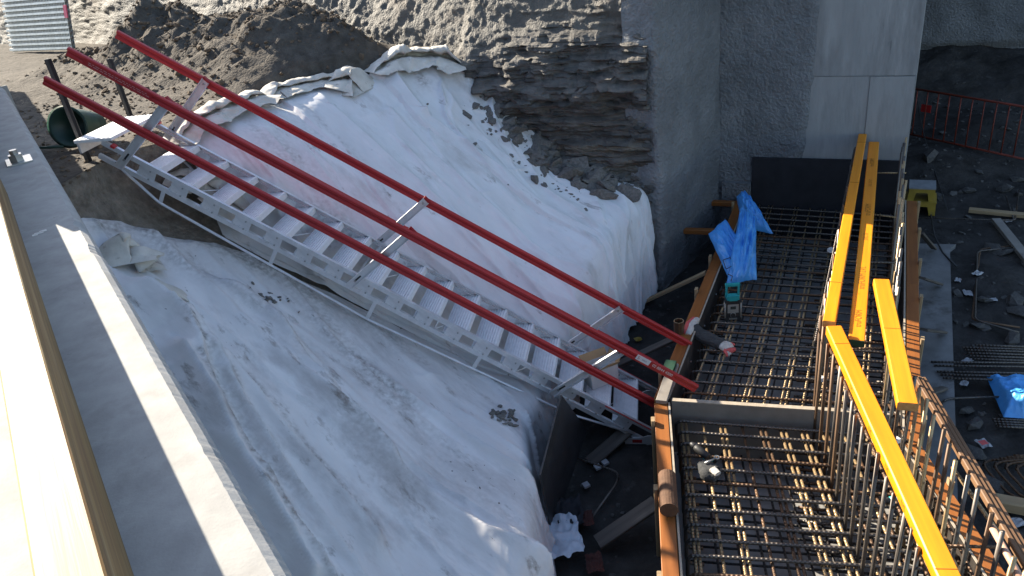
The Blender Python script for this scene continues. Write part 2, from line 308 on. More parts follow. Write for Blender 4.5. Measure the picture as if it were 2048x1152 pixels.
def beam(name, p0, p1, w, h, mats, parent=None, up=(0, 0, 1), bev=0.006, endmat=False):
    """a sawn timber with softened edges, its length along local x; p0, p1 on the centre line"""
    p0, p1 = np.asarray(p0, float), np.asarray(p1, float); L = np.linalg.norm(p1 - p0); R = frame(p1 - p0, up)
    b = bev; a, c = w / 2, h / 2
    sec = [(-a + b, -c), (a - b, -c), (a, -c + b), (a, c - b), (a - b, c), (-a + b, c), (-a, c - b), (-a, -c + b)]
    v = [(x, y, z) for x in (-L / 2, L / 2) for (y, z) in sec]
    f = [(i, (i + 1) % 8, 8 + (i + 1) % 8, 8 + i) for i in range(8)]
    m = MB(); m.add(v, [q[::-1] for q in f]); m.add(v, [tuple(range(8)), tuple(range(15, 7, -1))], 1 if endmat else 0)
    me = m.data(name, mats); return place(name, me, parent, (p0 + p1) / 2, R)
def bent(pts, rad=0.06, k=4):
    """round the corners of a bar's centre line"""
    P = [np.asarray(p, float) for p in pts]; o = [P[0]]
    for i in range(1, len(P) - 1):
        a, b = nrm(P[i - 1] - P[i]), nrm(P[i + 1] - P[i])
        for t in np.linspace(0, 1, k): o.append(P[i] + rad * ((1 - t) ** 2 * a + t ** 2 * b))
    return np.array(o + [P[-1]])
def text_mesh(body, size):
    cu = bpy.data.curves.new("lettering", 'FONT'); cu.body = body; cu.size = size; cu.align_x = 'CENTER'; cu.align_y = 'CENTER'
    o = bpy.data.objects.new("tmp", cu); COL.objects.link(o); bpy.context.view_layer.update()
    me = bpy.data.meshes.new_from_object(o.evaluated_get(bpy.context.evaluated_depsgraph_get()))
    bpy.data.objects.remove(o); bpy.data.curves.remove(cu); return me
def lettering(body, size, mtl, c, xd, zd, parent, name="lettering", sx=1.0):
    me = text_mesh(body, size); me.materials.clear(); me.materials.append(MT[mtl])
    if sx != 1.0:
        for vv in me.vertices: vv.co.x *= sx
    x = nrm(xd); z = np.asarray(zd, float); z = nrm(z - (z @ x) * x); y = np.cross(z, x)
    return place(name, me, parent, c, np.stack([x, y, z], 1))

# stones and clods: a few low-poly prototypes
def rock_mesh(name, m, seed, flat=0.6, sub=1):
    r = np.random.default_rng(seed); t = (1 + 5 ** 0.5) / 2
    v = np.array([(-1, t, 0), (1, t, 0), (-1, -t, 0), (1, -t, 0), (0, -1, t), (0, 1, t), (0, -1, -t), (0, 1, -t), (t, 0, -1), (t, 0, 1), (-t, 0, -1), (-t, 0, 1)], float)
    f = [(0, 11, 5), (0, 5, 1), (0, 1, 7), (0, 7, 10), (0, 10, 11), (1, 5, 9), (5, 11, 4), (11, 10, 2), (10, 7, 6), (7, 1, 8), (3, 9, 4), (3, 4, 2), (3, 2, 6), (3, 6, 8), (3, 8, 9), (4, 9, 5), (2, 4, 11), (6, 2, 10), (8, 6, 7), (9, 8, 1)]
    v = v / 1.9 * (1 + r.uniform(-0.32, 0.32, (12, 1))) * [1.25, 0.9, flat]
    for _ in range(3):                              # knock flat facets off
        n = nrm(r.normal(size=3)); d = v @ n; lim = 0.55 * d.max(); v = v - np.outer(np.maximum(d - lim, 0), n)
    b = MB(); b.add(v, f); return b, (b.data(name, m) if m else None)
PROCKS = [rock_mesh('stone', 'pstone', 50 + i, 0.5 + 0.1 * (i % 3))[1] for i in range(6)]
ROCKS = [rock_mesh('stone', 'stone', 50 + i, 0.5 + 0.1 * (i % 3))[1] for i in range(6)]
def rotm(rx, ry, rz): return np.array(Matrix.Rotation(rz, 3, 'Z') @ Matrix.Rotation(ry, 3, 'Y') @ Matrix.Rotation(rx, 3, 'X'))
def scatter(name, pts, sizes, m, seed, label, cat, flat=0.6):
    """countless small stones: one object"""
    r = np.random.default_rng(seed); b = MB(); pro = [rock_mesh('p', None, 200 + i + seed, flat)[0] for i in range(5)]
    for p, s in zip(pts, sizes):
        q = pro[r.integers(5)]; v = q.v[0] @ rotm(r.uniform(-.5, .5), r.uniform(-.5, .5), r.uniform(0, 6.3)).T * s
        b.add(v + np.asarray(p) + [0, 0, 0.2 * s * flat], q.f)
    o = b.build(name, m); o["label"] = label; o["category"] = cat; return stuff(o)

# ------------------------------------------------------------------ site frame: stair foot, downhill U, across V
O2 = np.array([1.31, 6.09]); U2 = np.array([0.976, -0.218]); V2 = np.array([0.218, 0.976])
def uvw(u, v, z):
    u, v, z = np.broadcast_arrays(np.asarray(u, float), np.asarray(v, float), np.asarray(z, float))
    return np.stack([O2[0] + u * U2[0] + v * V2[0], O2[1] + u * U2[1] + v * V2[1], z], -1)
def touv(p): q = np.asarray(p)[..., :2] - O2; return q @ U2, q @ V2
# profiles of the bank: v: crest (u, z), shoulder (u, z), middle (u, z), edge (u, z), foot u
PV = np.array([-7, -3, -1.76, -0.5, 0.38, 0.9, 1.55, 2.6, 3.2, 4.4])
PR = np.array([[-5.3, 3.25, -4.7, 2.97, -1.85, 1.0, -1.0, 0.78, -0.9], [-5.25, 3.25, -4.7, 2.97, -1.85, 1.0, -1.05, 0.78, -0.92], [-5.25, 3.3, -4.75, 2.95, -1.9, 0.98, -1.1, 0.76, -0.97],
               [-5.3, 3.42, -5.0, 2.85, -2.0, 0.92, -1.34, 0.68, -1.2], [-5.3, 3.42, -4.95, 2.8, -1.9, 0.8, -1.22, 0.52, -1.03], [-4.95, 3.38, -4.5, 3.12, -1.65, 1.0, -1.05, 0.78, -0.88],
               [-4.85, 3.36, -4.3, 3.18, -1.6, 1.36, -0.88, 1.12, -0.62], [-4.7, 3.34, -4.05, 3.2, -1.4, 1.62, -0.46, 1.42, -0.3], [-4.2, 3.32, -3.6, 3.18, -1.25, 1.72, -0.14, 1.50, -0.06], [-2.6, 3.3, -2.2, 3.1, -0.9, 1.9, -0.1, 1.55, -0.03]])
def prof(v): return np.stack([np.interp(v, PV, PR[:, k]) for k in range(9)], -1)
def bank(v, t):
    """point of the bank at v and t: 0 crest, 1 foot; returns u, z"""
    p = prof(v); A = p[..., 0:2]; B = p[..., 2:4]; Mm = p[..., 4:6]; Cc = p[..., 6:8]; D = np.stack([p[..., 8], 0 * p[..., 8] - 0.02], -1)
    ks = [0.0, 0.13, 0.62, 0.76, 1.0]
    out = np.zeros(np.broadcast(v, t).shape + (2,)); wsum = 0
    for dt, wt in ((-0.03, 1), (-0.015, 2), (0, 3), (0.015, 2), (0.03, 1)):
        tt = np.clip(t + dt * np.clip(t / 0.03, 0, 1) * np.clip((1 - t) / 0.03, 0, 1), 0, 1)[..., None]
        q = np.where(tt < ks[1], A + (B - A) * tt / ks[1], np.where(tt < ks[2], B + (Mm - B) * (tt - ks[1]) / (ks[2] - ks[1]), np.where(tt < ks[3], Mm + (Cc - Mm) * (tt - ks[2]) / (ks[3] - ks[2]), Cc + (D - Cc) * (tt - ks[3]) / (1 - ks[3]))))
        out = out + wt * q; wsum += wt
    return out[..., 0] / wsum, out[..., 1] / wsum
MOUNDS = [  # px, py, z, px, py, z of a ridge line; radius, height
    ((330, 75, 3.9), (540, 84, 3.8), 0.95, 0.68), ((540, 92, 3.55), (700, 122, 3.42), 0.42, 0.34), ((150, 105, 3.7), (330, 90, 3.8), 0.7, 0.3)]
def bench_h(x, y):
    h = 3.42 + 0.05 * fbm(x * 0.7, y * 0.7, 3) + 0.02 * fbm(x * 4, y * 4, 1) + 0 * x
    for a, b, r, hh in MOUNDS:
        A, B = at(*a)[:2], at(*b)[:2]; d = B - A; t = np.clip(((x - A[0]) * d[0] + (y - A[1]) * d[1]) / (d @ d), 0, 1)
        ds = np.hypot(x - A[0] - t * d[0], y - A[1] - t * d[1]); w = np.exp(-(ds / r) ** 2)
        h = h + hh * w * (1 + 0.35 * fbm(x * 1.7, y * 1.7, 8)) + w * 0.1 * fbm(x * 6, y * 6, 2, 4, 0.6)
    return h

# ================================================================== THE SETTING
# pit floor: one sheet to far beyond the works, fine where it is seen
def axis(a, b, step, far):
    f = np.arange(a, b + step / 2, step); o = np.array([2.0, 6, 15, 35, far]); return np.concatenate([a - o[::-1], f, b + o])
gx, gy = np.meshgrid(axis(-1.2, 11, 0.055, 80), axis(1.5, 17, 0.055, 80), indexing='ij')
gz = 0.035 * fbm(gx * 0.8, gy * 0.8, 5) + 0.022 * fbm(gx * 4.5, gy * 4.5, 9, 4, 0.6)
gz = np.where((np.abs(gx) > 20) | (np.abs(gy) > 25), 0, gz)
# dirt ramp at the far right, up to the shotcrete wall behind
FW0, FW1 = at(1860, 95, 0.9), at(2040, 90, 0.9); fwd = nrm((FW1 - FW0)[:2]); fwn = np.array([-fwd[1], fwd[0]]); fwn = fwn if fwn[1] > 0 else -fwn
dd = (gx - FW0[0]) * fwn[0] + (gy - FW0[1]) * fwn[1]; al = (gx - FW0[0]) * fwd[0] + (gy - FW0[1]) * fwd[1]
ramp = np.clip(1 + dd / 2.6, 0, 1) * sst(-3.5, -1.0, al) * (gx > 5)
gz = gz + 0.95 * ramp + ramp * 0.16 * fbm(gx * 1.5, gy * 1.5, 4)
def mound_at(x, y, r, h):
    global gz
    gz = gz + h * np.exp(-((gx - x) ** 2 + (gy - y) ** 2) / r ** 2)
p = at(1990, 265, 0); mound_at(p[0], p[1], 0.9, 0.35)
p = at(1995, 560, 0); mound_at(p[0], p[1], 0.5, 0.1)
p = at(1870, 330, 0); mound_at(p[0], p[1], 0.8, 0.2)
b = MB(); b.grid(np.stack([gx, gy, gz - 0.02], -1)); struct(b.build('ground', 'pit', smooth=True, origin=(0, 0, 0)))
def ground_z(x, y):
    i = np.abs(gx[:, 0] - x).argmin(); j = np.abs(gy[0] - y).argmin(); return gz[i, j] - 0.02

# the bank under the sheets
vv = np.arange(-7, 4.41, 0.06); tt = np.linspace(0, 1, 90)
Vg, Tg = np.meshgrid(vv, tt, indexing='ij'); ug, zg = bank(Vg, Tg)
nz_ = 0.05 * fbm(ug * 1.3, Vg * 1.3, 2) + 0.03 * fbm(ug * 6, Vg * 6, zg * 6, 4, 0.6)
fade = sst(0, 0.05, Tg)
G = uvw(ug - 0.05 * fade - 0.5 * nz_ * fade, Vg, zg - 0.04 * fade + 0.8 * nz_ * fade)
b = MB(); b.grid(G); struct(b.build('bank', 'dirtb', smooth=True, origin=(0, 0, 0)))
# the bench on top
vb = np.arange(-7, 13.5, 0.055); kb = np.concatenate([np.linspace(0, 8, 150), np.array([9, 11, 14, 18, 24])])
Vb, Kb = np.meshgrid(vb, kb, indexing='ij'); ub = prof(Vb)[..., 0] - Kb + 0.01
Pb = uvw(ub, Vb, 0); hb = bench_h(Pb[..., 0], Pb[..., 1])
cz = prof(Vb)[..., 1]; Pb[..., 2] = cz + (hb + 0.02 * fbm(ub * 9, Vb * 9, 3, 3, 0.6) - cz) * sst(0.0, 0.35, Kb)
b = MB(); b.grid(Pb); struct(b.build('bench', 'dirt', smooth=True, origin=(0, 0, 0)))
def bench_z(x, y):
    u, v = touv((x, y)); i = np.abs(vb - v).argmin(); j = np.abs(kb - (prof(v)[0] - u)).argmin(); return Pb[i, j, 2]

# the cut face behind: shale below, sprayed concrete leaning back above
base = np.array([(0.02, 3.36), (-0.9, 3.56), (-2.5, 3.95), (-4.6, 5.1), (-8.0, 6.9), (-14, 9.9), (-24, 14.5)])
seg = np.concatenate([[0], np.cumsum(np.linalg.norm(np.diff(base, axis=0), axis=1))])
sl = np.concatenate([np.arange(0, 9, 0.03), np.arange(9, seg[-1], 0.12)])
bu, bv = np.interp(sl, seg, base[:, 0]), np.interp(sl, seg, base[:, 1])
k = np.ones(15) / 15; bu[7:-7], bv[7:-7] = np.convolve(bu, k, 'valid'), np.convolve(bv, k, 'valid')
tu, tv = np.gradient(bu), np.gradient(bv); ln = np.hypot(tu, tv); nu, nv = tv / ln, -tu / ln
flip = np.where(nv > 0, -1, 1); nu, nv = nu * flip, nv * flip                        # towards the camera
zz = np.concatenate([np.arange(0.7, 5.6, 0.022), np.arange(5.7, 6.3, 0.2)])
Sg, Zg = np.meshgrid(sl, zz, indexing='ij')
lean = np.interp(Sg, [0, 1.2, 3.0, 5, 30], [0.32, 0.44, 0.56, 0.64, 0.64]) * np.maximum(Zg - np.interp(Sg, [0, 1.5, 3, 6], [3.0, 2.9, 2.7, 3.2]), 0)
wr = sst(3.6, 2.3, Sg + 0.6 * fbm(Sg * 1.3, Zg * 1.3, 7)) * sst(4.3, 3.3, Zg + 0.55 * Sg * 0.3 + 0.5 * fbm(Sg * 1.1, Zg * 2, 1))
lump = 0.12 * fbm(Sg * 1.0, Zg * 1.0, 2, 3) + 0.04 * np.abs(fbm(Sg * 4.5, Zg * 4.5, 6, 4, 0.6)) * 1.6 + 0.02 * fbm(Sg * 12, Zg * 12, 2, 3, 0.65)
strat = pn(Sg * 0.5, Zg * 7 + 0.5 * fbm(Sg * 1.1, Zg * 0.7, 3), 1.0); strat = np.tanh(strat * 16) * 0.5
strat2 = np.tanh(pn(Sg * 1.7 + 9, Zg * 17 + 0.7 * fbm(Sg * 1.5, Zg, 5), 4.0) * 16) * 0.5
wz = Zg * 1.0 + 0.12 * fbm(Sg * 0.9, Zg * 0.5, 13)
lay = np.floor(wz * 5.5); off_ = np.sin(lay * 12.9898) * 43.7; blk = pn(Sg * 2.2 + off_, lay * 3.7, 12.0); block = np.tanh(16 * blk) * 0.3 + 0.5 * blk
blk2 = np.tanh(16 * pn(Sg * 5.5 + off_ * 1.7, np.floor(wz * 13) * 2.3, 5.0)) * 0.5
rock = 0.06 * strat + 0.04 * strat2 + (0.13 * block + 0.055 * blk2) * (0.35 + 0.65 * sst(1.9, 2.7, Zg)) + 0.03 * fbm(Sg * 7, Zg * 16, 2) + 0.14 * sst(2.45, 2.9, Zg + 0.3 * fbm(Sg, 0 * Sg, 3))
disp = lump * (1 - wr) + rock * wr
U_, V_ = bu[:, None] + nu[:, None] * (disp - lean), bv[:, None] + nv[:, None] * (disp - lean)
Gf = uvw(U_, V_, Zg)
b = MB(); wq = (wr[:-1, :-1] > 0.5)
b.grid(Gf, 0, mask=~wq); o = b.build('shotcrete_slope', 'shot', smooth=True, origin=(0, 0, 0)); struct(o)
b = MB(); b.grid(Gf, 0, mask=wq); o = b.build('rock_face', 'rock', smooth=False, origin=(0, 0, 0)); struct(o)

# sprayed side wall between the rock and the concrete wall
IC = np.array([3.47, 10.9]); RE = np.array([5.62, 9.6])
q0, q1 = uvw(-0.28, 3.52, 0)[:2], uvw(0.10, 3.30, 0)[:2]
pth = np.array([q0, q1, q1 + 0.45 * (IC - q1), IC + 0.06 * nrm(IC - q1)]); ps = np.concatenate([[0], np.cumsum(np.linalg.norm(np.diff(pth, axis=0), axis=1))])
s_ = np.arange(0, ps[-1], 0.04); wx, wy = np.interp(s_, ps, pth[:, 0]), np.interp(s_, ps, pth[:, 1])
k = np.ones(5) / 5; wx[2:-2], wy[2:-2] = np.convolve(wx, k, 'valid'), np.convolve(wy, k, 'valid')
zw = np.concatenate([np.arange(-0.05, 5.5, 0.04), [6.2, 7.2, 8]]); Sg, Zg = np.meshgrid(s_, zw, indexing='ij')
tx, ty = np.gradient(wx), np.gradient(wy); ln = np.hypot(tx, ty); nx, ny = ty / ln, -tx / ln
ds = 0.05 * fbm(Sg * 1.3, Zg * 1.0, 21) + 0.02 * fbm(Sg * 7, Zg * 7, 3, 4, 0.6) + (0.10 * fbm(0 * Sg, Zg * 1.3, 5, 5, 0.6) + 0.04 * fbm(Sg * 6, Zg * 5, 8)) * sst(0.75, 0.1, Sg)
SW = np.stack([wx[:, None] + nx[:, None] * ds, wy[:, None] + ny[:, None] * ds, Zg], -1)
b = MB(); b.grid(SW); o = b.build('sprayed_side_wall', 'shotg', smooth=True)
tag(o, 'grey sprayed concrete side wall beside the shale rock face', 'wall')

# concrete wall across the end of the footing
wd = nrm(RE - IC); wn2 = np.array([wd[1], -wd[0]]); wn2 = wn2 if wn2[1] < 0 else -wn2     # towards the camera
WN = np.array([wn2[0], wn2[1], 0]); WD = np.array([wd[0], wd[1], 0]); WP = np.array([IC[0], IC[1], 0]); WLN = np.linalg.norm(RE - IC)
def wall_s(px, py): return (on_plane(px, py, WP, WN) - WP) @ WD
def wall_z(px, py): return on_plane(px, py, WP, WN)[2]
cw = thing('concrete_wall', WP + WD * WLN / 2, 'tall grey concrete wall with a rough sprayed left part', 'wall')
def wp(s, z, d=0.0): return WP + WD * s + np.array([0, 0, z]) + WN * d
m = MB(); m.box(wp(WLN / 2, 3.95, -0.35), WD * WLN / 2, np.array([0, 0, 4.0]), WN * 0.32); m.build('wall_core', 'conc', cw)
sx = wall_s(1652, 80); s_ = np.arange(-0.1, sx + 0.12, 0.035); zw = np.concatenate([np.arange(-0.05, 5.2, 0.035), [6, 7, 7.9]])
Sg, Zg = np.meshgrid(s_, zw, indexing='ij')
edge = sx - 0.06 + 0.10 * fbm(Zg * 0.9, 0 * Zg, 31) - 0.10 * sst(2.6, 1.2, Zg)
th = (0.075 + 0.03 * fbm(Sg * 1.2, Zg * 1.2, 41) + 0.02 * fbm(Sg * 8, Zg * 8, 43, 4, 0.62)) * sst(0.0, 0.16, edge - Sg) + 0.05 * sst(0.35, 0, Sg)
G = WP + WD * Sg[..., None] + np.array([0, 0, 1.0]) * Zg[..., None] + WN * (th - 0.03)[..., None]
m = MB(); m.grid(G); m.build('rough_sprayed_face', 'shotg', cw, smooth=True)
zj = wall_z(1740, 152); sj = wall_s(1731, 250)
for (a0, a1, z0, z1, d) in ((sx - 0.16, WLN, zj + 0.004, 7.9, 0.012), (sx - 0.3, sj - 0.003, -0.05, zj - 0.004, 0.004), (sj + 0.003, WLN - 0.004, -0.05, zj - 0.006, 0.02)):
    m = MB(); m.box(wp((a0 + a1) / 2, (z0 + z1) / 2, d / 2 - 0.02), WD * (a1 - a0) / 2, np.array([0, 0, (z1 - z0) / 2]), WN * (d / 2 + 0.012)); m.build('concrete_panel', 'conc', cw)

# unseen ground block added behind the concrete wall to shade the far right
m = MB(); m.prism([wp(-6, -0.1, -0.7), wp(WLN - 0.35, -0.1, -0.7), wp(WLN - 0.35, -0.1, -9), wp(-6, -0.1, -9)], (0, 0, 7.0)); struct(m.build('added_ground_block', 'dirt'))
# shotcrete wall far at the right
fa = np.array([FW0[0], FW0[1], 0]); s_ = np.arange(-18, 9, 0.1); zw = np.arange(0.3, 8.5, 0.1); Sg, Zg = np.meshgrid(s_, zw, indexing='ij')
G = fa + np.array([fwd[0], fwd[1], 0]) * Sg[..., None] + np.array([0, 0, 1.0]) * Zg[..., None] - np.array([fwn[0], fwn[1], 0]) * (0.06 * fbm(Sg * 2, Zg * 2, 3) + 0.12 * (Zg > 0.95) + 0.03 * fbm(Sg * 7, Zg * 7, 9))[..., None]
m = MB(); m.grid(G); tag(m.build('far_sprayed_wall', 'shotg', smooth=True), 'blue grey sprayed concrete wall above the dark dirt at top right', 'wall')

# blinding strip outside the right form and base slab inside the forms
A0, AD = np.array([1.36, 5.9]), nrm((0.469, 0.883)); AP = np.array([AD[1], -AD[0]])   # upper form: corner, along, across
B0, BD = np.array([1.33, 5.85]), nrm((0.185, 0.983)); BP = np.array([BD[1], -BD[0]])  # lower form (along points away)
RB = np.array([3.12, 4.83])                                                          # right-hand bend
def p3(p, z): return np.array([p[0], p[1], z])
e0, e1 = at(1898, 440, 0.06)[:2], at(1912, 880, 0.06)[:2]; ed = nrm(e1 - e0); e0 = e0 + ed * 1.0
poly = [p3(e0, -0.1), p3(e1 + ed * 1.2, -0.1), p3(e1 + ed * 2.6 - AP * 0.25, -0.1), p3(np.array([3.3, 2.0]), -0.1), p3(np.array([2.2, 2.0]), -0.1), p3(RB - AP * 0.2, -0.1), p3(RB + AD * 5.35 - AP * 0.2, -0.1), p3(RB + AD * 5.45 + AP * 0.75, -0.1)]
m = MB(); m.prism(poly, (0, 0, 0.16)); struct(m.build('blinding_strip', 'slab'))
poly = [p3(A0 - AP * 0.1, -0.1), p3(A0 + AD * 5.7 - AP * 0.1, -0.1), p3(A0 + AD * 5.7 + AP * 2.2, -0.1), p3(RB + AP * 0.02, -0.1), p3(RB - BD * 3.2, -0.1), p3(B0 - BD * 4 - BP * 0.1, -0.1)]
m = MB(); m.prism(poly, (0, 0, 0.165)); struct(m.build('base_slab', 'slabi'))

# ================================================================== GEOTEXTILE SHEETS
def sheet(name, t0, t1, vl, vr, nv, nt, lift, folds, seed, m, label, streaks=(), hem=0.02, amp=1.0, nfold=46):
    tq = np.linspace(0, 1, nt)[None, :]; q = np.linspace(0, 1, nv)[:, None]
    t = t0 + (t1 - t0) * tq + 0 * q
    wob = 0.05 * fbm(t * 9, 0 * t + seed, 1.0)
    Lf, Rt = vl(t) + wob, vr(t) + 0.05 * fbm(t * 9, 0 * t + seed + 5, 2.0)
    v = Lf + (Rt - Lf) * q
    t = np.clip(t + hem * fbm(v * 2.2, 0 * v + seed, 3.0) * tq ** 6 * 2.0, 0, 1)
    u, z = bank(v, t); P = uvw(u, v, z)
    du, dv = np.gradient(P, axis=1), np.gradient(P, axis=0); n = np.cross(dv, du); n /= np.linalg.norm(n, axis=-1)[..., None] + 1e-9
    n = np.where(n[..., 2:3] < 0, -n, n)
    c = v + 3.2 * t; tm = t * 5.6
    d = lift + 0 * t
    r = np.random.default_rng(seed * 7 + 1)
    d = d + amp * 0.035 * fbm(v * 0.8, tm * 0.6, seed + 9, 2)
    wx, wt = 0.10 * fbm(v * 1.4, tm * 0.7, seed + 1, 2), 0
    for k in range(nfold):                                   # long taut creases running down the bank
        c0 = r.uniform(c.min(), c.max()); ta = r.uniform(-0.1, 0.75); tb = ta + r.uniform(0.15, 0.6); sl = r.normal(0, 0.5)
        w = r.uniform(0.016, 0.055); a = r.uniform(0.006, 0.034) * (1 if r.random() < 0.8 else 1.8)
        x = c - c0 - wx * r.uniform(0.5, 1.5) - sl * (t - ta); win = sst(ta, ta + 0.08, t) * sst(tb, tb - 0.12, t)
        d = d + amp * a * win * np.where(x > 0, np.exp(-x / (w * 2.2)), np.exp(x / (w * 0.6)))
    for k in range(nfold // 2):                              # short cross wrinkles
        v0, t0_, an = r.uniform(v.min(), v.max()), r.uniform(0.03, 0.95), r.uniform(0, 3.1); ca, sa = math.cos(an), math.sin(an)
        x, y = (v - v0) * ca + (tm - t0_ * 5.6) * sa, -(v - v0) * sa + (tm - t0_ * 5.6) * ca
        d = d + amp * r.uniform(0.006, 0.02) * np.exp(-np.abs(x + 0.3 * y * y) / r.uniform(0.015, 0.03)) * np.exp(-(y / r.uniform(0.08, 0.3)) ** 2)
    d = d + 0.004 * fbm(v * 6, tm * 6, seed, 3)
    hang = sst(0.74, 0.80, t)
    for k in range(nfold // 2):                              # hanging folds on the drop
        v0 = r.uniform(v.min(), v.max()); x = v - v0 - r.normal(0, 0.6) * (t - 0.76); w = r.uniform(0.02, 0.06)
        d = d + hang * r.uniform(0.01, 0.05) * np.where(x > 0, np.exp(-x / w), np.exp(x / (w * 0.5))) * sst(0.74, 0.9, t)
    edge = np.minimum(np.minimum(q, 1 - q) * nv / 6.0, 1.0) + 0 * t
    d = np.maximum(d, 0.006) * (0.35 + 0.65 * edge)
    for pts, w, a in folds:
        A = np.array(pts, float) * [1, 5.6]; best = 1e9 + 0 * t; sgn = 0 * t
        for i in range(len(A) - 1):
            e = A[i + 1] - A[i]; k = np.clip(((v - A[i, 0]) * e[0] + (tm - A[i, 1]) * e[1]) / (e @ e), 0, 1)
            ds = np.hypot(v - A[i, 0] - k * e[0], tm - A[i, 1] - k * e[1]); sg = np.sign(e[0] * (tm - A[i, 1]) - e[1] * (v - A[i, 0]))
            sgn = np.where(ds < best, sg, sgn); best = np.minimum(best, ds)
        wd_ = np.where(sgn > 0, w, w * 0.45) * (1 + 0.3 * fbm(v * 3, tm * 3, 4))
        d = d + a * np.exp(-(best / np.maximum(wd_, 0.01)) ** 1.25)
    P = P + n * d[..., None]
    dirt = 0 * t  # mud streaks, plus fold shade painted in the narrow lines
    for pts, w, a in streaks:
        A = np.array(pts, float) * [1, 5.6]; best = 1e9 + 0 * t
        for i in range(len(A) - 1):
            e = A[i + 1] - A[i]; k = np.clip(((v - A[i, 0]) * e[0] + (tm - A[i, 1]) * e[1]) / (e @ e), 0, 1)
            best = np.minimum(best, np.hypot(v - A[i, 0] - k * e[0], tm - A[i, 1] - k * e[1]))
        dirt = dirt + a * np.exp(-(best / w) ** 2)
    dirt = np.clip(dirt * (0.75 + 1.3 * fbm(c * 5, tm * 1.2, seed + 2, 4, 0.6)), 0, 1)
    b = MB(); b.grid(P); o = b.build(name, m, smooth=True)
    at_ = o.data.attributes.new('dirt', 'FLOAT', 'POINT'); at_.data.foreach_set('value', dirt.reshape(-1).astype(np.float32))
    return tag(o, label, 'geotextile sheet', 'white geotextile sheets on the bank')
ip = lambda xs, ys: (lambda t: np.interp(t, xs, ys))
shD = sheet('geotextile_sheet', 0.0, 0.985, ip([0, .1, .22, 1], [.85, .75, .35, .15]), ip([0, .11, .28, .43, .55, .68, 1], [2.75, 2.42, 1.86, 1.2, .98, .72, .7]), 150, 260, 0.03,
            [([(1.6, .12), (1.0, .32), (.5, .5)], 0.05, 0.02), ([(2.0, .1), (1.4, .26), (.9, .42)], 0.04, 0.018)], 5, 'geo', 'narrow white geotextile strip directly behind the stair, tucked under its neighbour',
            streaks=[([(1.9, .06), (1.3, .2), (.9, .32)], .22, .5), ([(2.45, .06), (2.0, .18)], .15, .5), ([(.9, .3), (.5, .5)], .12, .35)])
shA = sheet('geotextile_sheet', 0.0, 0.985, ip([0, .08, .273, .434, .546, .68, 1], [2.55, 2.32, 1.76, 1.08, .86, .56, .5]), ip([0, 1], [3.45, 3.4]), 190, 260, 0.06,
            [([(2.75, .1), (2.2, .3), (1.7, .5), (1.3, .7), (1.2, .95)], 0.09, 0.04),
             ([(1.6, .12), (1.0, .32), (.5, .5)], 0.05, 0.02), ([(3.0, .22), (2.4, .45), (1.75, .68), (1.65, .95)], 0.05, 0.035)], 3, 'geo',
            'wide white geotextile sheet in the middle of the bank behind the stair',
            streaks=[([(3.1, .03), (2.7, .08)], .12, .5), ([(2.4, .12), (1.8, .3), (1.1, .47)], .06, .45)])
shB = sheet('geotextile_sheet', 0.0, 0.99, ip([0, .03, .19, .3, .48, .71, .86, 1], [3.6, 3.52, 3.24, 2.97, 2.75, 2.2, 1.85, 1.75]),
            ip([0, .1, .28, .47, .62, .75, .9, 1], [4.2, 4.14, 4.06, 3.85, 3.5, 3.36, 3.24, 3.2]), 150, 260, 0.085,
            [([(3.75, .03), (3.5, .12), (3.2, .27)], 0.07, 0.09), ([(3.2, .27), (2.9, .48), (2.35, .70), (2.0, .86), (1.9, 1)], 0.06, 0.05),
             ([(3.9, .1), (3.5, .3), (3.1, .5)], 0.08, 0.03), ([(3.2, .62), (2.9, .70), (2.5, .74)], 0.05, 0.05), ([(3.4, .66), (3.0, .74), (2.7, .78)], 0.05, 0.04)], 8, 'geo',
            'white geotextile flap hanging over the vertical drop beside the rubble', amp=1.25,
            streaks=[([(4.1, .1), (4.0, .3), (3.8, .48), (3.5, .62), (3.35, .75)], .16, .8), ([(3.75, .06), (3.65, .16)], .07, .9)])
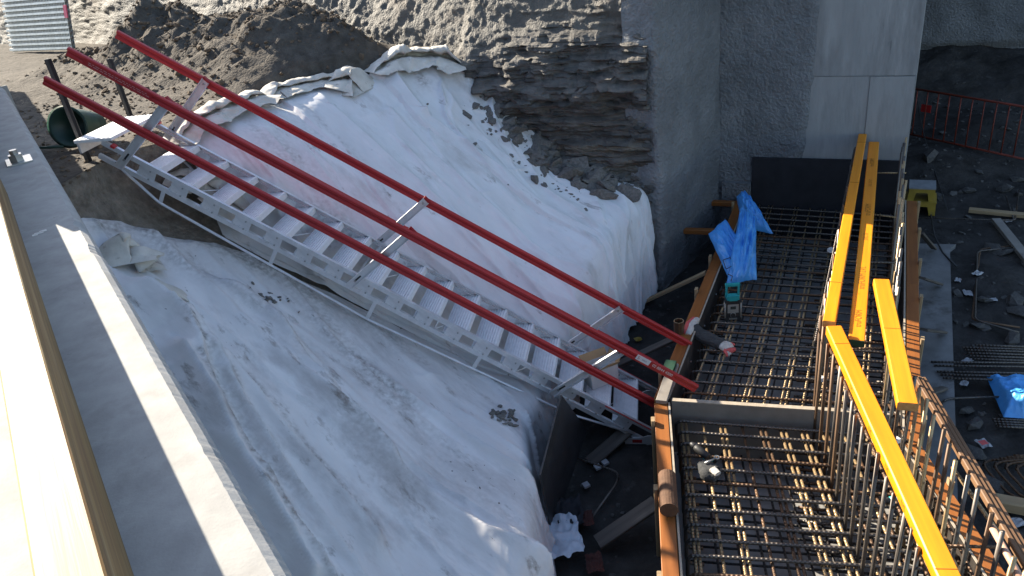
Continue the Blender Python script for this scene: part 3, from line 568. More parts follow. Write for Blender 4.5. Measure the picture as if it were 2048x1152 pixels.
shC = sheet('geotextile_sheet', 0.05, 0.985, ip([0, 1], [-6.3, -6.3]), ip([.05, .07, .11, .165, .22, .4, 1], [-1.0, -.57, -.25, -.12, .16, .28, .22]), 330, 280, 0.04,
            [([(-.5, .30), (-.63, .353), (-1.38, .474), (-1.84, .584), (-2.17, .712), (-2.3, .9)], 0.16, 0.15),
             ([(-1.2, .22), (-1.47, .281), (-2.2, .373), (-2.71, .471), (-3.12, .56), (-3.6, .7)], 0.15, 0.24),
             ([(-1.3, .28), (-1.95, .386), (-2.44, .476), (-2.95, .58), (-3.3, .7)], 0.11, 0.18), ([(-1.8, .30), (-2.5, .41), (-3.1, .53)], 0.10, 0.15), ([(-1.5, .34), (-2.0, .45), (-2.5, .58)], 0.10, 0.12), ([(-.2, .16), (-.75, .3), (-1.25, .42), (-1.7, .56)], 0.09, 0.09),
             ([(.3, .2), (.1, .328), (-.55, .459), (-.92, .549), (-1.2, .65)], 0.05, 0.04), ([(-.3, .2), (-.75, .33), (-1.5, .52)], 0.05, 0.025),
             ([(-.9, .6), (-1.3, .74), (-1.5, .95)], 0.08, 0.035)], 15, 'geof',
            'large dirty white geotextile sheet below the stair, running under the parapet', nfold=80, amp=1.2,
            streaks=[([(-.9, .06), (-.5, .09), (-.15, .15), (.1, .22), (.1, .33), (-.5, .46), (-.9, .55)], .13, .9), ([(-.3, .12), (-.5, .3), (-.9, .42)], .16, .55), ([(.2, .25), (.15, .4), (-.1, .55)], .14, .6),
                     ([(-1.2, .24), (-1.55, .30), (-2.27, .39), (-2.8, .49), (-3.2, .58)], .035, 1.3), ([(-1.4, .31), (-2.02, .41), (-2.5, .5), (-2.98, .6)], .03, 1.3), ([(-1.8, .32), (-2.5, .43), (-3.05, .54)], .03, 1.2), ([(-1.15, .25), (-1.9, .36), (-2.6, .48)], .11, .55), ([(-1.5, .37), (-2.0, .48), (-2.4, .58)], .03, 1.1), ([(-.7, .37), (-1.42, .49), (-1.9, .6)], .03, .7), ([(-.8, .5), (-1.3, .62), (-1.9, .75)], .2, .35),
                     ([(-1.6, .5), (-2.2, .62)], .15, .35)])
def bunch(path, r, seed, parent, name='bunched_edge', m='geor', turn=1):
    """the gathered edge of a sheet: a thin ribbon folded over itself"""
    A = np.array(path, float); sg = np.concatenate([[0], np.cumsum(np.linalg.norm(np.diff(A, axis=0), axis=1))])
    s_ = np.linspace(0, sg[-1], max(24, int(sg[-1] / 0.012))); cc = np.stack([np.interp(s_, sg, A[:, k]) for k in range(3)], -1)
    for k in range(8): cc[1:-1] = (cc[:-2] + cc[1:-1] + cc[2:]) / 3
    T = np.gradient(cc, axis=0); T /= np.linalg.norm(T, axis=1)[:, None]; X = np.cross(T, (0, 0, 1.0)); X /= np.linalg.norm(X, axis=1)[:, None]
    sec = np.array([(-1.9, -.5), (-1.1, .1), (-.5, .75), (.15, 1.05), (.75, .95), (.95, .55), (.45, .42), (-.35, .5), (-.6, .2), (.1, .05), (.9, .2), (1.35, .0), (1.7, -.35), (2.1, -.6)])
    q = np.linspace(0, 1, 56); k_ = np.linspace(0, 1, len(sec)); SX, SZ = np.interp(q, k_, sec[:, 0]), np.interp(q, k_, sec[:, 1])
    for k in range(3): SX[1:-1] = (SX[:-2] + SX[1:-1] + SX[2:]) / 3; SZ[1:-1] = (SZ[:-2] + SZ[1:-1] + SZ[2:]) / 3
    Qg, Sg = np.meshgrid(q, s_); h = r * (0.75 + 0.9 * fbm(Sg * 1.9, 0 * Sg, seed, 3)); h = np.maximum(h, 0.25 * r); wv = r * (1.0 + 0.7 * fbm(Sg * 1.5, 0 * Sg + 3, seed + 5, 3))
    rr = np.random.default_rng(seed); cr = 0 * Sg
    for k in range(int(sg[-1] * 16)):
        s0_ = rr.uniform(0, sg[-1]); sl_ = rr.normal(0, 0.28); x = Sg - s0_ - sl_ * (Qg - 0.4) - 0.1 * np.sin(Qg * 5 + k); w = rr.uniform(0.012, 0.035)
        cr = cr + rr.uniform(-0.35, 0.6) * np.where(x > 0, np.exp(-x / (w * 1.8)), np.exp(x / (w * 0.7))) * sst(0, .15, Qg)
    sx = wv * SX[None] + 0.35 * r * fbm(Sg * 3, Qg * 2.5, seed + 9, 3) + 0.25 * r * cr; sz = h * SZ[None] * (1 + 0.3 * cr) + 0.3 * r * fbm(Sg * 4, Qg * 4, seed + 2, 3)
    en = np.clip(np.minimum(Sg, sg[-1] - Sg) / (1.2 * r), 0.05, 1)
    G = cc[:, None] + (sx * turn)[..., None] * X[:, None] + np.array([0, 0, 1.0]) * (sz * en)[..., None]
    b = MB(); b.grid(G); return b.build(name, m, parent, smooth=True)
def cp(v, t, dz=0.05):
    u, z = bank(np.array(v), np.array(t)); return uvw(u, v, z + dz)
bunch([cp(0.75, 0.03), cp(1.1, 0.0, .1), cp(1.5, -0.0, .1), cp(2.0, 0.0, .1), cp(2.4, 0, .08)], 0.14, 3, shD)
bunch([cp(2.35, 0.02), cp(2.65, 0.0, .08), cp(3.0, 0.01, .08), cp(3.3, 0.03, .07)], 0.13, 7, shA)
bunch([cp(3.18, 0.02, .08), cp(3.3, 0.07, .09), cp(3.22, 0.14, .06)], 0.2, 12, shA)
bunch([cp(3.5, 0.03, .08), cp(3.8, 0.0, .12), cp(4.1, 0.02, .1), cp(4.22, 0.1, .05)], 0.2, 19, shB)
bunch([cp(-0.98, 0.17, .06), cp(-0.7, 0.16, .1), cp(-0.5, 0.2, .05)], 0.17, 23, shC)
bunch([cp(-1.25, 0.20, .05), cp(-1.0, 0.22, .08), cp(-0.85, 0.27, .04)], 0.12, 27, shC)
bunch([cp(0.55, 0.08, .0), cp(0.7, 0.15, .06), cp(0.6, 0.24, .03)], 0.14, 31, shD)

# ================================================================== ALUMINIUM STAIR
S0 = uvw(-5.25, 0, 3.65); S1 = uvw(0, 0, 0); SL = np.linalg.norm(S1 - S0); sdv = (S1 - S0) / SL; adv = np.array([V2[0], V2[1], 0]); adv /= np.linalg.norm(adv)
ndv = np.cross(adv, sdv); ndv = ndv if ndv[2] > 0 else -ndv; UH = np.array([U2[0], U2[1], 0]); UH /= np.linalg.norm(UH); ZV = np.array([0, 0, 1.0])
def SP(s, a, n): return S0 + s * sdv + a * adv + n * ndv
st = thing('access_stair', SP(SL, 0.375, 0), 'long aluminium site stair with red handrails down the bank', 'stair')
SR = np.stack([sdv, adv, ndv], 1)
for a, sg in ((0.0, 1), (0.76, -1)):
    for nn in (-0.078, 0.078):                                   # two open channels make each side
        m = MB(); m.box(SP(3.25, a, nn), sdv * 3.13, adv * 0.003, ndv * 0.024)
        for e in (-1, 1): m.box(SP(3.25, a + sg * 0.014, nn + e * 0.022), sdv * 3.13, adv * 0.0145, ndv * 0.0035)
        m.build('stringer_rail', 'alu', st, origin=SP(3.25, a, nn), rot=SR)
    for k in range(17):
        s_ = 5.944 - 0.334 * k; m = MB(); m.box(SP(s_, a + sg * 0.008, 0), sdv * 0.085, adv * 0.003, ndv * 0.056); m.build('tread_bracket', 'alu', st, origin=SP(s_, a, 0), rot=SR)
tb = MB(); D2, Wd = 0.13, 0.36                                   # one tread: level plate, ribs, front lip
tb.abox((-D2, -Wd, -0.012), (D2, Wd, -0.004))
for i in range(9):
    x = -D2 + 0.014 + i * (2 * D2 - 0.028) / 8; tb.abox((x - 0.0085, -Wd, -0.004), (x + 0.0085, Wd, 0.006))
tb.abox((D2 - 0.006, -Wd, -0.055), (D2 + 0.004, Wd, -0.0125)); tb.abox((-D2 - 0.004, -Wd, -0.04), (-D2 + 0.004, Wd, -0.0125))
tme = tb.data('tread', 'tread'); TR = np.stack([UH, adv, ZV], 1)
for k in range(17): place('tread', tme, st, SP(5.944 - 0.334 * k, 0.38, 0.03), TR)
m = MB(); m.box(SP(0, 0.38, 0) + ZV * 0.02 + UH * 0.06, UH * 0.2, adv * 0.39, ZV * 0.015)
for i in range(8): m.box(SP(0, 0.38, 0) + ZV * 0.038 + UH * (-0.11 + i * 0.048), UH * 0.011, adv * 0.38, ZV * 0.0035)
m.build('landing_plate', 'tread', st)
m = MB(); m.box(SP(0, 0.38, 0) - ZV * 0.046 - UH * 0.12, UH * 0.01, adv * 0.38, ZV * 0.05); m.build('landing_fascia', 'alu', st)
def rail(name, s0, s1, a, n):
    w, h = 0.021, 0.041; m = MB()
    sec = [(-w, -h), (w, -h), (w, h - .008), (w - .008, h), (-w + .008, h), (-w, h - .008), (-w, .016), (-w + .007, .010), (-w + .007, -.010), (-w, -.016)]
    n_ = len(sec); v = [SP(s, a + y, n + z) for s in (s0, s1) for (y, z) in sec]
    f = [((i + 1) % n_, i, n_ + i, n_ + (i + 1) % n_) for i in range(n_)] + [tuple(range(n_))[::-1], tuple(range(n_, 2 * n_))]
    m.add(v, f[:7]); m.add(v, f[7:9], 1); m.add(v, f[9:])
    return m.build(name, ['red', 'redd'], st, origin=SP((s0 + s1) / 2, a, n), rot=SR)
nh = rail('handrail', -0.31, 6.28, -0.055, 0.82); rail('knee_rail', -0.47, 6.14, -0.055, 0.435)
rail('handrail', -0.385, 6.295, 0.80, 0.765); rail('knee_rail', 0.25, 6.13, 0.80, 0.347)
for a, bots, tops in ((-0.018, [(.348, -.05), (2.8, -.05), (5.133, -.075)], [(.635, .84), (3.109, .845), (5.461, .80)]),
                      (0.775, [(.36, -.03), (2.77, -.03), (5.15, -.03)], [(.581, .80), (3.06, .80), (5.425, .78)])):
    for (sb, nb), (stp, ntp) in zip(bots, tops):
        p, q = SP(sb, a, nb), SP(stp, a, ntp); d = nrm(q - p); x = nrm(np.cross(adv, d)); L = np.linalg.norm(q - p); c = (p + q) / 2
        m = MB(); m.box(c, d * L / 2, x * 0.036, adv * 0.003)
        for e in (-1, 1): m.box(c + x * e * 0.036 - adv * 0.012, d * L / 2, x * 0.0035, adv * 0.0165)
        so = m.build('stanchion', 'alu', st)
        m = MB()
        for f_ in (0.10, 0.52, 0.94): m.tube([p + d * L * f_ - adv * 0.022, p + d * L * f_ + adv * 0.02], 0.011, 6)
        m.build('bolt', 'galv', so)
        m = MB(); m.box(q + d * 0.006, d * 0.012, x * 0.04, adv * 0.018); m.build('end_cap', 'redd', so)
        m = MB(); m.box(p + d * 0.13 - adv * 0.006, d * 0.05, x * 0.008, adv * 0.004); m.build('slot', 'steel', so)
for a in (0.0, 0.76):
    m = MB(); m.tube(bent([SP(.343, a, -.08), SP(.787, a, -.237), SP(3.1, a, -.33), SP(5.43, a, -.21), SP(6.1, a, -.05)], 0.05), 0.014, 10); tr = m.build('truss_rod', 'alu', st, smooth=True)
    for s, d in ((.8, -.235), (2.0, -.285), (3.1, -.328), (4.3, -.27), (5.4, -.21)):
        m = MB(); m.box(SP(s, a, (d - 0.085) / 2), sdv * 0.02, adv * 0.004, ndv * abs(d + 0.085) / 2); m.build('strut', 'alu', tr)
for s in np.arange(0.9, 6, 0.95):
    m = MB(); m.tube([SP(s, 0.01, -.07), SP(s, 0.75, -.07)], 0.012, 8); m.build('cross_tie', 'alu', st, smooth=True)
    m = MB(); m.tube([SP(s, 0.02, -.06), SP(s + 0.45, 0.74, -.06)], 0.006, 6); m.build('brace_rod', 'alu', st)
for a in (-0.012, 0.772):
    m = MB(); c = SP(6.28, a, -0.02); m.prism([c + UH * x + ZV * z for x, z in ((-.26, -.06), (.10, -.06), (.10, .0), (.04, .05), (-.02, .05), (-.1, .02), (-.26, .02))], adv * 0.008); fo = m.build('foot_plate', 'alu', st)
    m = MB(); m.box(c + UH * -0.13 - ZV * 0.02 - adv * 0.002, UH * 0.05, adv * 0.001, ZV * 0.02); m.build('red_label', 'redd', fo)
for a in (0.0, 0.76):
    m = MB(); m.box(SP(5.95, a, 0.099), sdv * 0.28, adv * 0.02, ndv * 0.002); m.build('red_strip', 'red', st)
    m = MB(); m.box(SP(0.24, a, 0.105), sdv * 0.02, adv * 0.028, ndv * 0.012); m.build('stringer_end_cap', 'red', st)
for s in np.arange(0.3, 6.2, 0.334):
    m = MB(); m.tube([SP(s, -0.006, 0.045), SP(s, -0.013, 0.045)], 0.009, 6); m.tube([SP(s, -0.006, -0.045), SP(s, -0.013, -0.045)], 0.009, 6); m.build('rivet', 'galv', st)
# stickers on the near handrail
fc = -0.055 - 0.0235; tx = sdv
m = MB(); m.box(SP(5.66, fc, 0.83), sdv * 0.075, adv * 0.001, ndv * 0.03); k1 = m.build('white_sticker', 'white', nh)
lettering('S', 0.05, 'redd', SP(5.61, fc - 0.0025, 0.83), tx, -adv, k1); lettering('stairs', 0.026, 'print', SP(5.675, fc - 0.0025, 0.83), tx, -adv, k1, sx=0.9)
m = MB(); m.box(SP(5.88, fc, 0.83), sdv * 0.14, adv * 0.001, ndv * 0.03); k2 = m.build('phone_sticker', 'red', nh)
lettering('02 8844 4500', 0.045, 'white', SP(5.88, fc - 0.0025, 0.83), tx, -adv, k2, sx=0.92)
m = MB(); m.box(SP(0.18, fc, 0.818), sdv * 0.33, adv * 0.001, ndv * 0.024); k3 = m.build('notice_sticker', 'redd', nh)
for j in range(2):
    x = -0.1
    while x < 0.46:
        w = random.uniform(0.012, 0.05); mm = MB(); mm.box(SP(x + w / 2, fc - 0.0015, 0.827 - 0.018 * j), sdv * w / 2, adv * 0.0005, ndv * 0.0028); mm.build('fine_print', 'fine', k3); x += w + 0.012
    if j: pass

# carton left on the stair
cb = SP(5.62, 0.46, 0.045); th_ = rotm(0, 0, 0.35)
bx = thing('carton', cb, 'open white cardboard carton standing on a lower stair tread', 'box')
hx, hy = th_[:, 0] * 0.16, th_[:, 1] * 0.11
m = MB()
for sgn in (-1, 1):
    m.box(cb + hx * sgn + ZV * 0.11, nrm(hx) * 0.003, hy, ZV * 0.11); m.box(cb + hy * sgn + ZV * 0.11, hx, nrm(hy) * 0.003, ZV * 0.108)
m.box(cb + ZV * 0.004, hx * 0.97, hy * 0.97, ZV * 0.003); m.build('carton_body', 'cardw', bx)
for sgn in (-1, 1):
    m = MB(); m.box(cb + hy * sgn * 1.25 + ZV * 0.25, hx, nrm(hy) * 0.028 * sgn + ZV * 0.035, nrm(hy) * 0.002 - ZV * 0.002 * sgn); m.build('flap', 'card', bx)
    m = MB(); m.box(cb + hx * sgn * 1.12 + ZV * 0.25, hy, nrm(hx) * 0.02 * sgn + ZV * 0.03, nrm(hx) * 0.002 - ZV * 0.002 * sgn); m.build('flap', 'card', bx)
m = MB(); an = np.linspace(0, 2 * np.pi, 20, endpoint=False); fcn = -nrm(hy); c = cb - hy - nrm(hy) * 0.005 + ZV * 0.09
m.add([c + nrm(hx) * 0.05 * np.cos(a) * r + ZV * 0.028 * np.sin(a) * r for r in (1, 0.8) for a in an], [(i, (i + 1) % 20, 20 + (i + 1) % 20, 20 + i) for i in range(20)]); m.build('red_oval_print', 'gred', bx)

# ================================================================== FORMWORK
UL0, UL1 = np.array([1.38, 5.90]), np.array([3.88, 10.74])     # inner faces of the forms
UR0, UR1 = np.array([3.33, 5.22]), np.array([5.70, 9.62])
LL0, LL1 = np.array([1.37, 5.84]), np.array([0.69, 2.55])
LR0, LR1 = RB.copy(), np.array([2.83, 2.2])
HF = 0.70
def form(label, a, b, side, z0=0.06, over=0.0, group='timber edge forms'):
    d = nrm(b - a); n = np.array([d[1], -d[0]]) * side          # outwards
    d3, n3 = p3(d, 0), p3(n, 0); c = p3((a + b) / 2, 0); L = np.linalg.norm(b - a)
    t = thing('edge_form', c + n3 * 0.08 + ZV * z0, label, 'formwork', group)
    R = np.stack([d3, n3 * (1 if np.cross(d3, n3)[2] > 0 else -1), ZV], 1)
    m = MB(); m.box(c + n3 * 0.009 + ZV * (z0 + HF - 0.003) / 2, d3 * L / 2, n3 * 0.009, ZV * (HF - 0.003 - z0) / 2); m.build('plywood_sheet', 'ply', t, origin=c, rot=R)
    m = MB(); m.box(c + n3 * 0.0095 + ZV * (HF + 0.0005), d3 * L / 2, n3 * 0.0085, ZV * 0.003); m.build('plywood_edge', 'plye', t, origin=c, rot=R)
    N = max(1, int(round(L / 2.4)))
    for k in range(N):
        p, q = p3(a + (b - a) * k / N, HF - 0.052), p3(a + (b - a) * (k + 1) / N, HF - 0.052)
        e = beam('edge_timber', p + n3 * 0.088 + d3 * 0.002, q + n3 * 0.088 - d3 * 0.002, 0.13, 0.095, ['lvlo', 'lvle'], t, endmat=True)
    for k in range(N):
        p, q = p3(a + (b - a) * k / N, 0.2), p3(a + (b - a) * (k + 1) / N, 0.2)
        beam('bottom_timber', p + n3 * 0.068 + d3 * 0.002, q + n3 * 0.068 - d3 * 0.002, 0.09, 0.07, ['woodd', 'woodd'], t)
    for s in np.arange(0.35, L, 0.9):
        p = p3(a + d * s, 0); o = beam('stud', p + n3 * 0.172 + ZV * -0.1, p + n3 * 0.172 + ZV * (HF + 0.03 + 0.03 * math.sin(s * 7)), 0.07, 0.035, ['pine', 'pine'], t, up=n3)
    return t, d3, n3
fUL, d_, n_ = form('long left edge form of the far footing, beside the blue bags', UL0, UL1, -1)
fLL, _, _ = form('left edge form of the near footing, with the brown tube on it', LL1, LL0, -1)
fUR, _, _ = form('right edge form of the far footing, beside the yellow step', UR0, UR1, 1)
fLR, _, _ = form('right edge form of the near footing, striped by bar shadows', LR1, LR0, 1)
# short link where the right form turns
fK, _, _ = form('short piece of right edge form at the bend under the yellow beam', LR0 + nrm(UR0 - LR0) * 0.02, UR0 - nrm(UR0 - LR0) * 0.02, 1)
# stop board across the bend
a, b_ = p3(UL0 + (UR0 - UL0) * 0.012, 0), p3(UL0 + (UR0 - UL0) * 0.99, 0); d3 = nrm(b_ - a); n3 = np.array([-d3[1], d3[0], 0]); c = (a + b_) / 2 - n3 * 0.04; L = np.linalg.norm(b_ - a)
sb = thing('stop_board', c + ZV * 0.066, 'grey brown plywood stop board dividing the two bar mats', 'formwork')
m = MB(); m.box(c + ZV * 0.39, d3 * L / 2, n3 * 0.009, ZV * 0.32); m.build('board', 'plyg', sb)
m = MB(); m.box(c + ZV * 0.708 + n3 * 0.014, d3 * L / 2, n3 * 0.024, ZV * 0.006); m.build('top_edge', 'plye', sb)
# black joint board against the wall
s0, s1 = wall_s(1507, 312), WLN - 0.03
m = MB(); m.prism([wp(s0, 0.07, 0.06), wp(s1, 0.07, 0.06), wp(s1, wall_z(1800, 318), 0.06), wp(s0, wall_z(1507, 311), 0.06)], WN * 0.03)
tag(m.build('joint_board', 'black'), 'flat black joint filler board against the foot of the concrete wall', 'board')
m = MB(); m.box(wp(s0 - 0.22, 0.45, 0.10), WD * 0.21, WN * 0.05, ZV * 0.45); o = m.build('mortar_patch', 'shotg'); tag(o, 'pale grey mortar block at the wall left of the black board', 'mortar patch')

# props and pegs outside the left form
def prop(name, p, q, w, h, m, label, cat='timber', group=None, up=(0, 0, 1), em=None):
    return tag(beam(name, p, q, w, h, [m, em or m], None, up, endmat=True), label, cat, group)
def lf(s, off, z): return p3(UL0 + nrm(UL1 - UL0) * s, z) - np.array([nrm(UL1 - UL0)[1], -nrm(UL1 - UL0)[0], 0]) * off
prop('strut_timber', at(1407, 405, 0.62), at(1480, 408, 0.62), 0.09, 0.07, 'lvlo', 'short orange timber strut from the wall, the farther one', em='lvle')
prop('strut_timber', at(1356, 461, 0.6), at(1440, 464, 0.6), 0.09, 0.07, 'lvlo', 'short orange timber strut from the wall, the nearer one', em='lvle')
prop('raking_brace', at(1285, 605, 0.05), at(1412, 545, 0.62), 0.07, 0.045, 'pine', 'raw timber brace raking down from the left form to the wall foot', 'brace')
prop('raking_brace', at(1180, 755, 0.05), at(1368, 668, 0.45), 0.1, 0.04, 'woodd', 'dark weathered board raking down behind the stair foot', 'brace')
prop('loose_board', at(1195, 1085, 0.08), at(1312, 1005, 0.30), 0.16, 0.03, 'woodd', 'dark wide board leaning on the near left form', 'board')
prop('loose_board', at(1180, 925, 0.03), at(1255, 860, 0.12), 0.16, 0.03, 'woodd', 'dark short board on the floor under the stair foot', 'board')
prop('spliced_timber', p3(LL0 + np.array([-0.085, 0.0]), HF + 0.02), lf(0.55, 0.085, HF + 0.02), 0.11, 0.04, 'plyg', 'pale grey packer on the left form at the bend', 'timber')
g = lf(0.42, 0.10, HF + 0.065); m = MB(); m.box(g, d_ * 0.10, p3(nrm(UL1 - UL0)[::-1] * [1, -1], 0) * 0.055, ZV * 0.03, 0); o = m.build('green_block', 'green'); tag(o, 'small dark green block on the left form by the red rail end', 'block')

# brown tube on the near left form, steel pipe stub on the far one
c = at(1336, 985, HF + 0.075); d3 = p3(nrm(LL0 - LL1), 0); m = MB(); m.tube([c - d3 * 0.2, c - d3 * 0.199, c + d3 * 0.199, c + d3 * 0.2], [0.066, 0.074, 0.074, 0.066], 20)
o = m.build('brown_tube', 'pipe'); tag(o, 'short thick brown roll lying on the near left form', 'roll')
c = at(1358, 672, HF - 0.05); tbp = thing('pipe_stub', c, 'short rusty pipe stub standing at the left form above a red rail end', 'pipe')
m = MB(); m.tube([c, c + ZV * 0.2], 0.055, 18, caps=False); m.tube([c + ZV * 0.2, c], 0.048, 18, caps=False); m.build('pipe_wall', 'barr', tbp, smooth=True)
an = np.linspace(0, 2 * np.pi, 18, endpoint=False); m = MB(); m.add([c + ZV * 0.2 + np.array([math.cos(a), math.sin(a), 0]) * r for r in (0.055, 0.048) for a in an], [(i, (i + 1) % 18, 18 + (i + 1) % 18, 18 + i) for i in range(18)]); m.build('rim', 'pine', tbp)

# ================================================================== REINFORCEMENT
def bar_obj(pts, r, m, parent, name='rebar', n=8, rad=0.05, k=4):
    P = bent(pts, rad, k) if len(pts) > 2 else np.array(pts, float)
    a, c = (P[len(P) // 2 - 1], P[len(P) // 2]) if len(P) > 2 else (P[0], P[1])
    R = frame(np.asarray(pts[len(pts) // 2]) - np.asarray(pts[len(pts) // 2 - 1])); org = (P[0] + P[-1]) / 2
    b = MB(); b.tube(P, r, n); return b.build(name, m, parent, smooth=True, origin=org, rot=R)
def jit(s): return random.uniform(-s, s)
def cage(label, L0, L1, R0, R1, ntr, fr, rows, zt, zb, pair, rt):
    ctr = p3((L0 + L1 + R0 + R1) / 4, 0.07); cg = thing('reinforcement_cage', ctr, label, 'reinforcement', 'tied steel bar mats')
    for k in range(ntr):
        t = (k + 0.45) / ntr; l, r = L0 + (L1 - L0) * t, R0 + (R1 - R0) * t; d = nrm(r - l); l = l + d * (0.06 + jit(.012)); r = r - d * (0.06 + jit(.012))
        j = jit(0.012); md = random.choice(['bar', 'bar', 'bar', 'barr'])
        bar_obj([p3(l + d * 0.14, zb + 0.16), p3(l, zb + 0.16 + 0), p3(l, zt + j), p3(r, zt + jit(.012)), p3(r, zb + 0.2), p3(r - d * 0.14, zb + 0.2)], rt, md, cg, rad=0.07)
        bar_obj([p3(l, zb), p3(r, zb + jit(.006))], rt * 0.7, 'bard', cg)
    for i, f_ in enumerate(fr):
        for e in ((-0.022, 0.022) if pair(i) else (0,)):
            p, q = L0 + (R0 - L0) * f_ + nrm(R0 - L0) * e, L1 + (R1 - L1) * (f_ + jit(.006)) + nrm(R1 - L1) * e
            p, q = p + (q - p) * 0.015, q + (p - q) * 0.012
            z = zt - rt * 1.95; bar_obj([p3(p, z), p3(q, z)], rt * 0.85, random.choice(['barg', 'barg', 'barg', 'barr']), cg)  # mostly the brighter tan: sunlight put into the bar colour
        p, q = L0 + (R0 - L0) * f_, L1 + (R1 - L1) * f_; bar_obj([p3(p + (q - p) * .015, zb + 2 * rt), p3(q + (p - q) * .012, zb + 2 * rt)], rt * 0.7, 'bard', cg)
    for (p, q, n, top, foot, smat) in rows:
        me = None
        for k in range(n):
            t = (k + 0.5) / n; c = p + (q - p) * t + np.array([jit(.012), jit(.012)]); tz = top + jit(0.03); lean_ = np.array([jit(.02), jit(.02)]); fd = foot * (1 + jit(0.2))
            bar_obj([p3(c + fd, zb + 0.06), p3(c, zb + 0.06), p3(c + lean_, tz)], 0.0145, random.choice(smat), cg, 'starter_bar', rad=0.06)
    return cg
ft = np.array([-0.26, 0.1])
rowUL = (np.array([5.03, 9.80]), np.array([2.58, 5.36])); rowUR = (np.array([5.57, 9.62]), np.array([3.36, 5.56]))
rowLL = (np.array([2.585, 5.25]), np.array([2.06, 2.6])); rowLR = (np.array([3.02, 5.05]), np.array([2.53, 2.6]))
cU = cage('far bar mat under the blue bags and two straight yellow beams', UL0, UL1, UR0, UR1, 27, np.linspace(0.07, 0.93, 11), [(*rowUL, 34, 1.64, ft, ['bar', 'bar', 'barr']), (*rowUR, 31, 1.66, -ft * 0.5, ['bar', 'barg'])], 0.565, 0.12, lambda i: i % 2 == 1, 0.0135)
cL = cage('near bar mat in front of the stop board with paired sun-tinted tan bars', LL0, LL1, LR0 + (UR0 - LR0) * 0.8, LR1, 20, np.linspace(0.06, 0.95, 11), [(*rowLL, 17, 1.62, ft, ['bar', 'bar', 'barr']), (*rowLR, 16, 1.68, -ft * 0.3, ['bar', 'barr', 'barg'])], 0.555, 0.12, lambda i: i not in (1, 3), 0.0155)
# bars laid along the starters and cross pieces
bar_obj([p3(rowLL[0] + [0.035, 0], 1.50), p3(rowLL[1] + [0.035, 0], 1.50)], 0.0125, 'barr', cL)
bar_obj([p3(rowUL[0] + [-0.03, 0.02], 1.50), p3(rowUL[1] + [-0.03, 0.02], 1.50)], 0.011, 'bar', cU)
bar_obj([p3(rowUR[0] + [0.03, 0], 1.0), p3(rowUR[1] + [0.03, 0], 1.0)], 0.011, 'bar', cU)
bar_obj([p3(rowLR[0] + [0.03, 0], 1.05), p3(rowLR[1] + [0.03, 0], 1.05)], 0.011, 'barr', cL)
for (x0, y0, x1, y1, z, mm, cg) in ((1745, 346, 1812, 346, 1.32, 'barg', cU), (1740, 428, 1800, 436, 0.95, 'barg', cU), (1690, 523, 1803, 526, 1.2, 'bar', cU), (1885, 1092, 2000, 1094, 1.2, 'barr', cL), (1700, 698, 1765, 696, 1.0, 'barr', cU)):
    p, q = at(x0, y0, z), at(x1, y1, z); bar_obj([p, q], 0.0115, mm, cg, 'cross_bar')
for (x, y, z, cg) in ((1640, 757, .6, cU), (1662, 500, .9, cU), (1670, 660, 1.4, cU), (1790, 880, .8, cL), (1845, 1060, .75, cL)):
    p = at(x, y, z); m = MB(); m.box(p, (.028, .012, 0), (-.012, .028, 0), (0, 0, .022)); m.build('spacer', 'spacer', cg)
for s in (0.1, 1.5, 2.7, 3.9):                                      # pale spacers between cage and left form
    m = MB(); m.box(lf(s, -0.035, 0.42), d_ * 0.035, np.array([d_[1], -d_[0], 0]) * 0.022, ZV * 0.03); m.build('spacer', 'galv', cU)
for k in range(14):                                                 # bolt heads on the inside of the left forms
    m = MB(); c = lf(0.2 + 0.38 * k, -0.004, 0.5 - 0.1 * (k % 2)); m.tube([c, c + np.array([d_[1], -d_[0], 0]) * 0.012], 0.012, 6); m.build('bolt', 'galv', fUL)

# ================================================================== YELLOW BEAMS
def ybeam(p, q, label, zt, w=0.15, h=0.065):
    p, q = p3(p, zt - h / 2), p3(q, zt - h / 2); o = beam('yellow_beam', p, q, w, h, ['lvl', 'lvle'], None, endmat=True, bev=0.008)
    return tag(o, label, 'beam', 'yellow formwork beams'), p, q
y1, p, q = ybeam(np.array([5.11, 9.85]), np.array([2.66, 5.38]), 'long yellow beam fixed along the left row of upright bars, far half', 1.69, 0.105)
for f_ in (0.07, 0.36, 0.86):
    m = MB(); c = p + (q - p) * f_; d = nrm(q - p); m.box(c + ZV * 0.0335, d * 0.003, np.cross(ZV, d) * 0.06, ZV * 0.0012); m.build('strap_line', 'printb', y1)
y2, p, q = ybeam(at(1748, 285, 1.6)[:2], at(1713, 682, 1.6)[:2], 'yellow beam with stamped lettering lying second from the left row', 1.61, 0.13)
d = nrm(q - p)
for f_, tx_, s_ in ((0.16, 'truFORM', 0.075), (0.30, 'LVL 13 F17', 0.05), (0.46, 'truFORM', 0.085), (0.60, 'LVL 13', 0.06), (0.78, 'truFORM LVL', 0.08), (0.93, 'truFORM', 0.075)):
    lettering(tx_, s_, 'printb', p + (q - p) * f_ + ZV * 0.0345, -d, ZV, y2)
m = MB(); m.box(q + d * 0.004 - ZV * 0.0, d * 0.003, np.cross(ZV, d) * 0.062, ZV * 0.03); m.build('green_end', 'green', y2)
y3, p, q = ybeam(at(1763, 560, 1.76)[:2], at(1816, 808, 1.76)[:2], 'short loose yellow beam resting across the right row of bars', 1.77, 0.135, 0.07)
m = MB(); c = p + (q - p) * 0.46; d = nrm(q - p); m.box(c + ZV * 0.036, d * 0.002, np.cross(ZV, d) * 0.064, ZV * 0.0012); m.build('strap_line', 'printb', y3)
y4, p, q = ybeam(np.array([2.665, 5.30]), np.array([2.13, 2.6]), 'long yellow beam fixed along the near left row of upright bars', 1.69, 0.125, 0.09)
d = nrm(q - p)
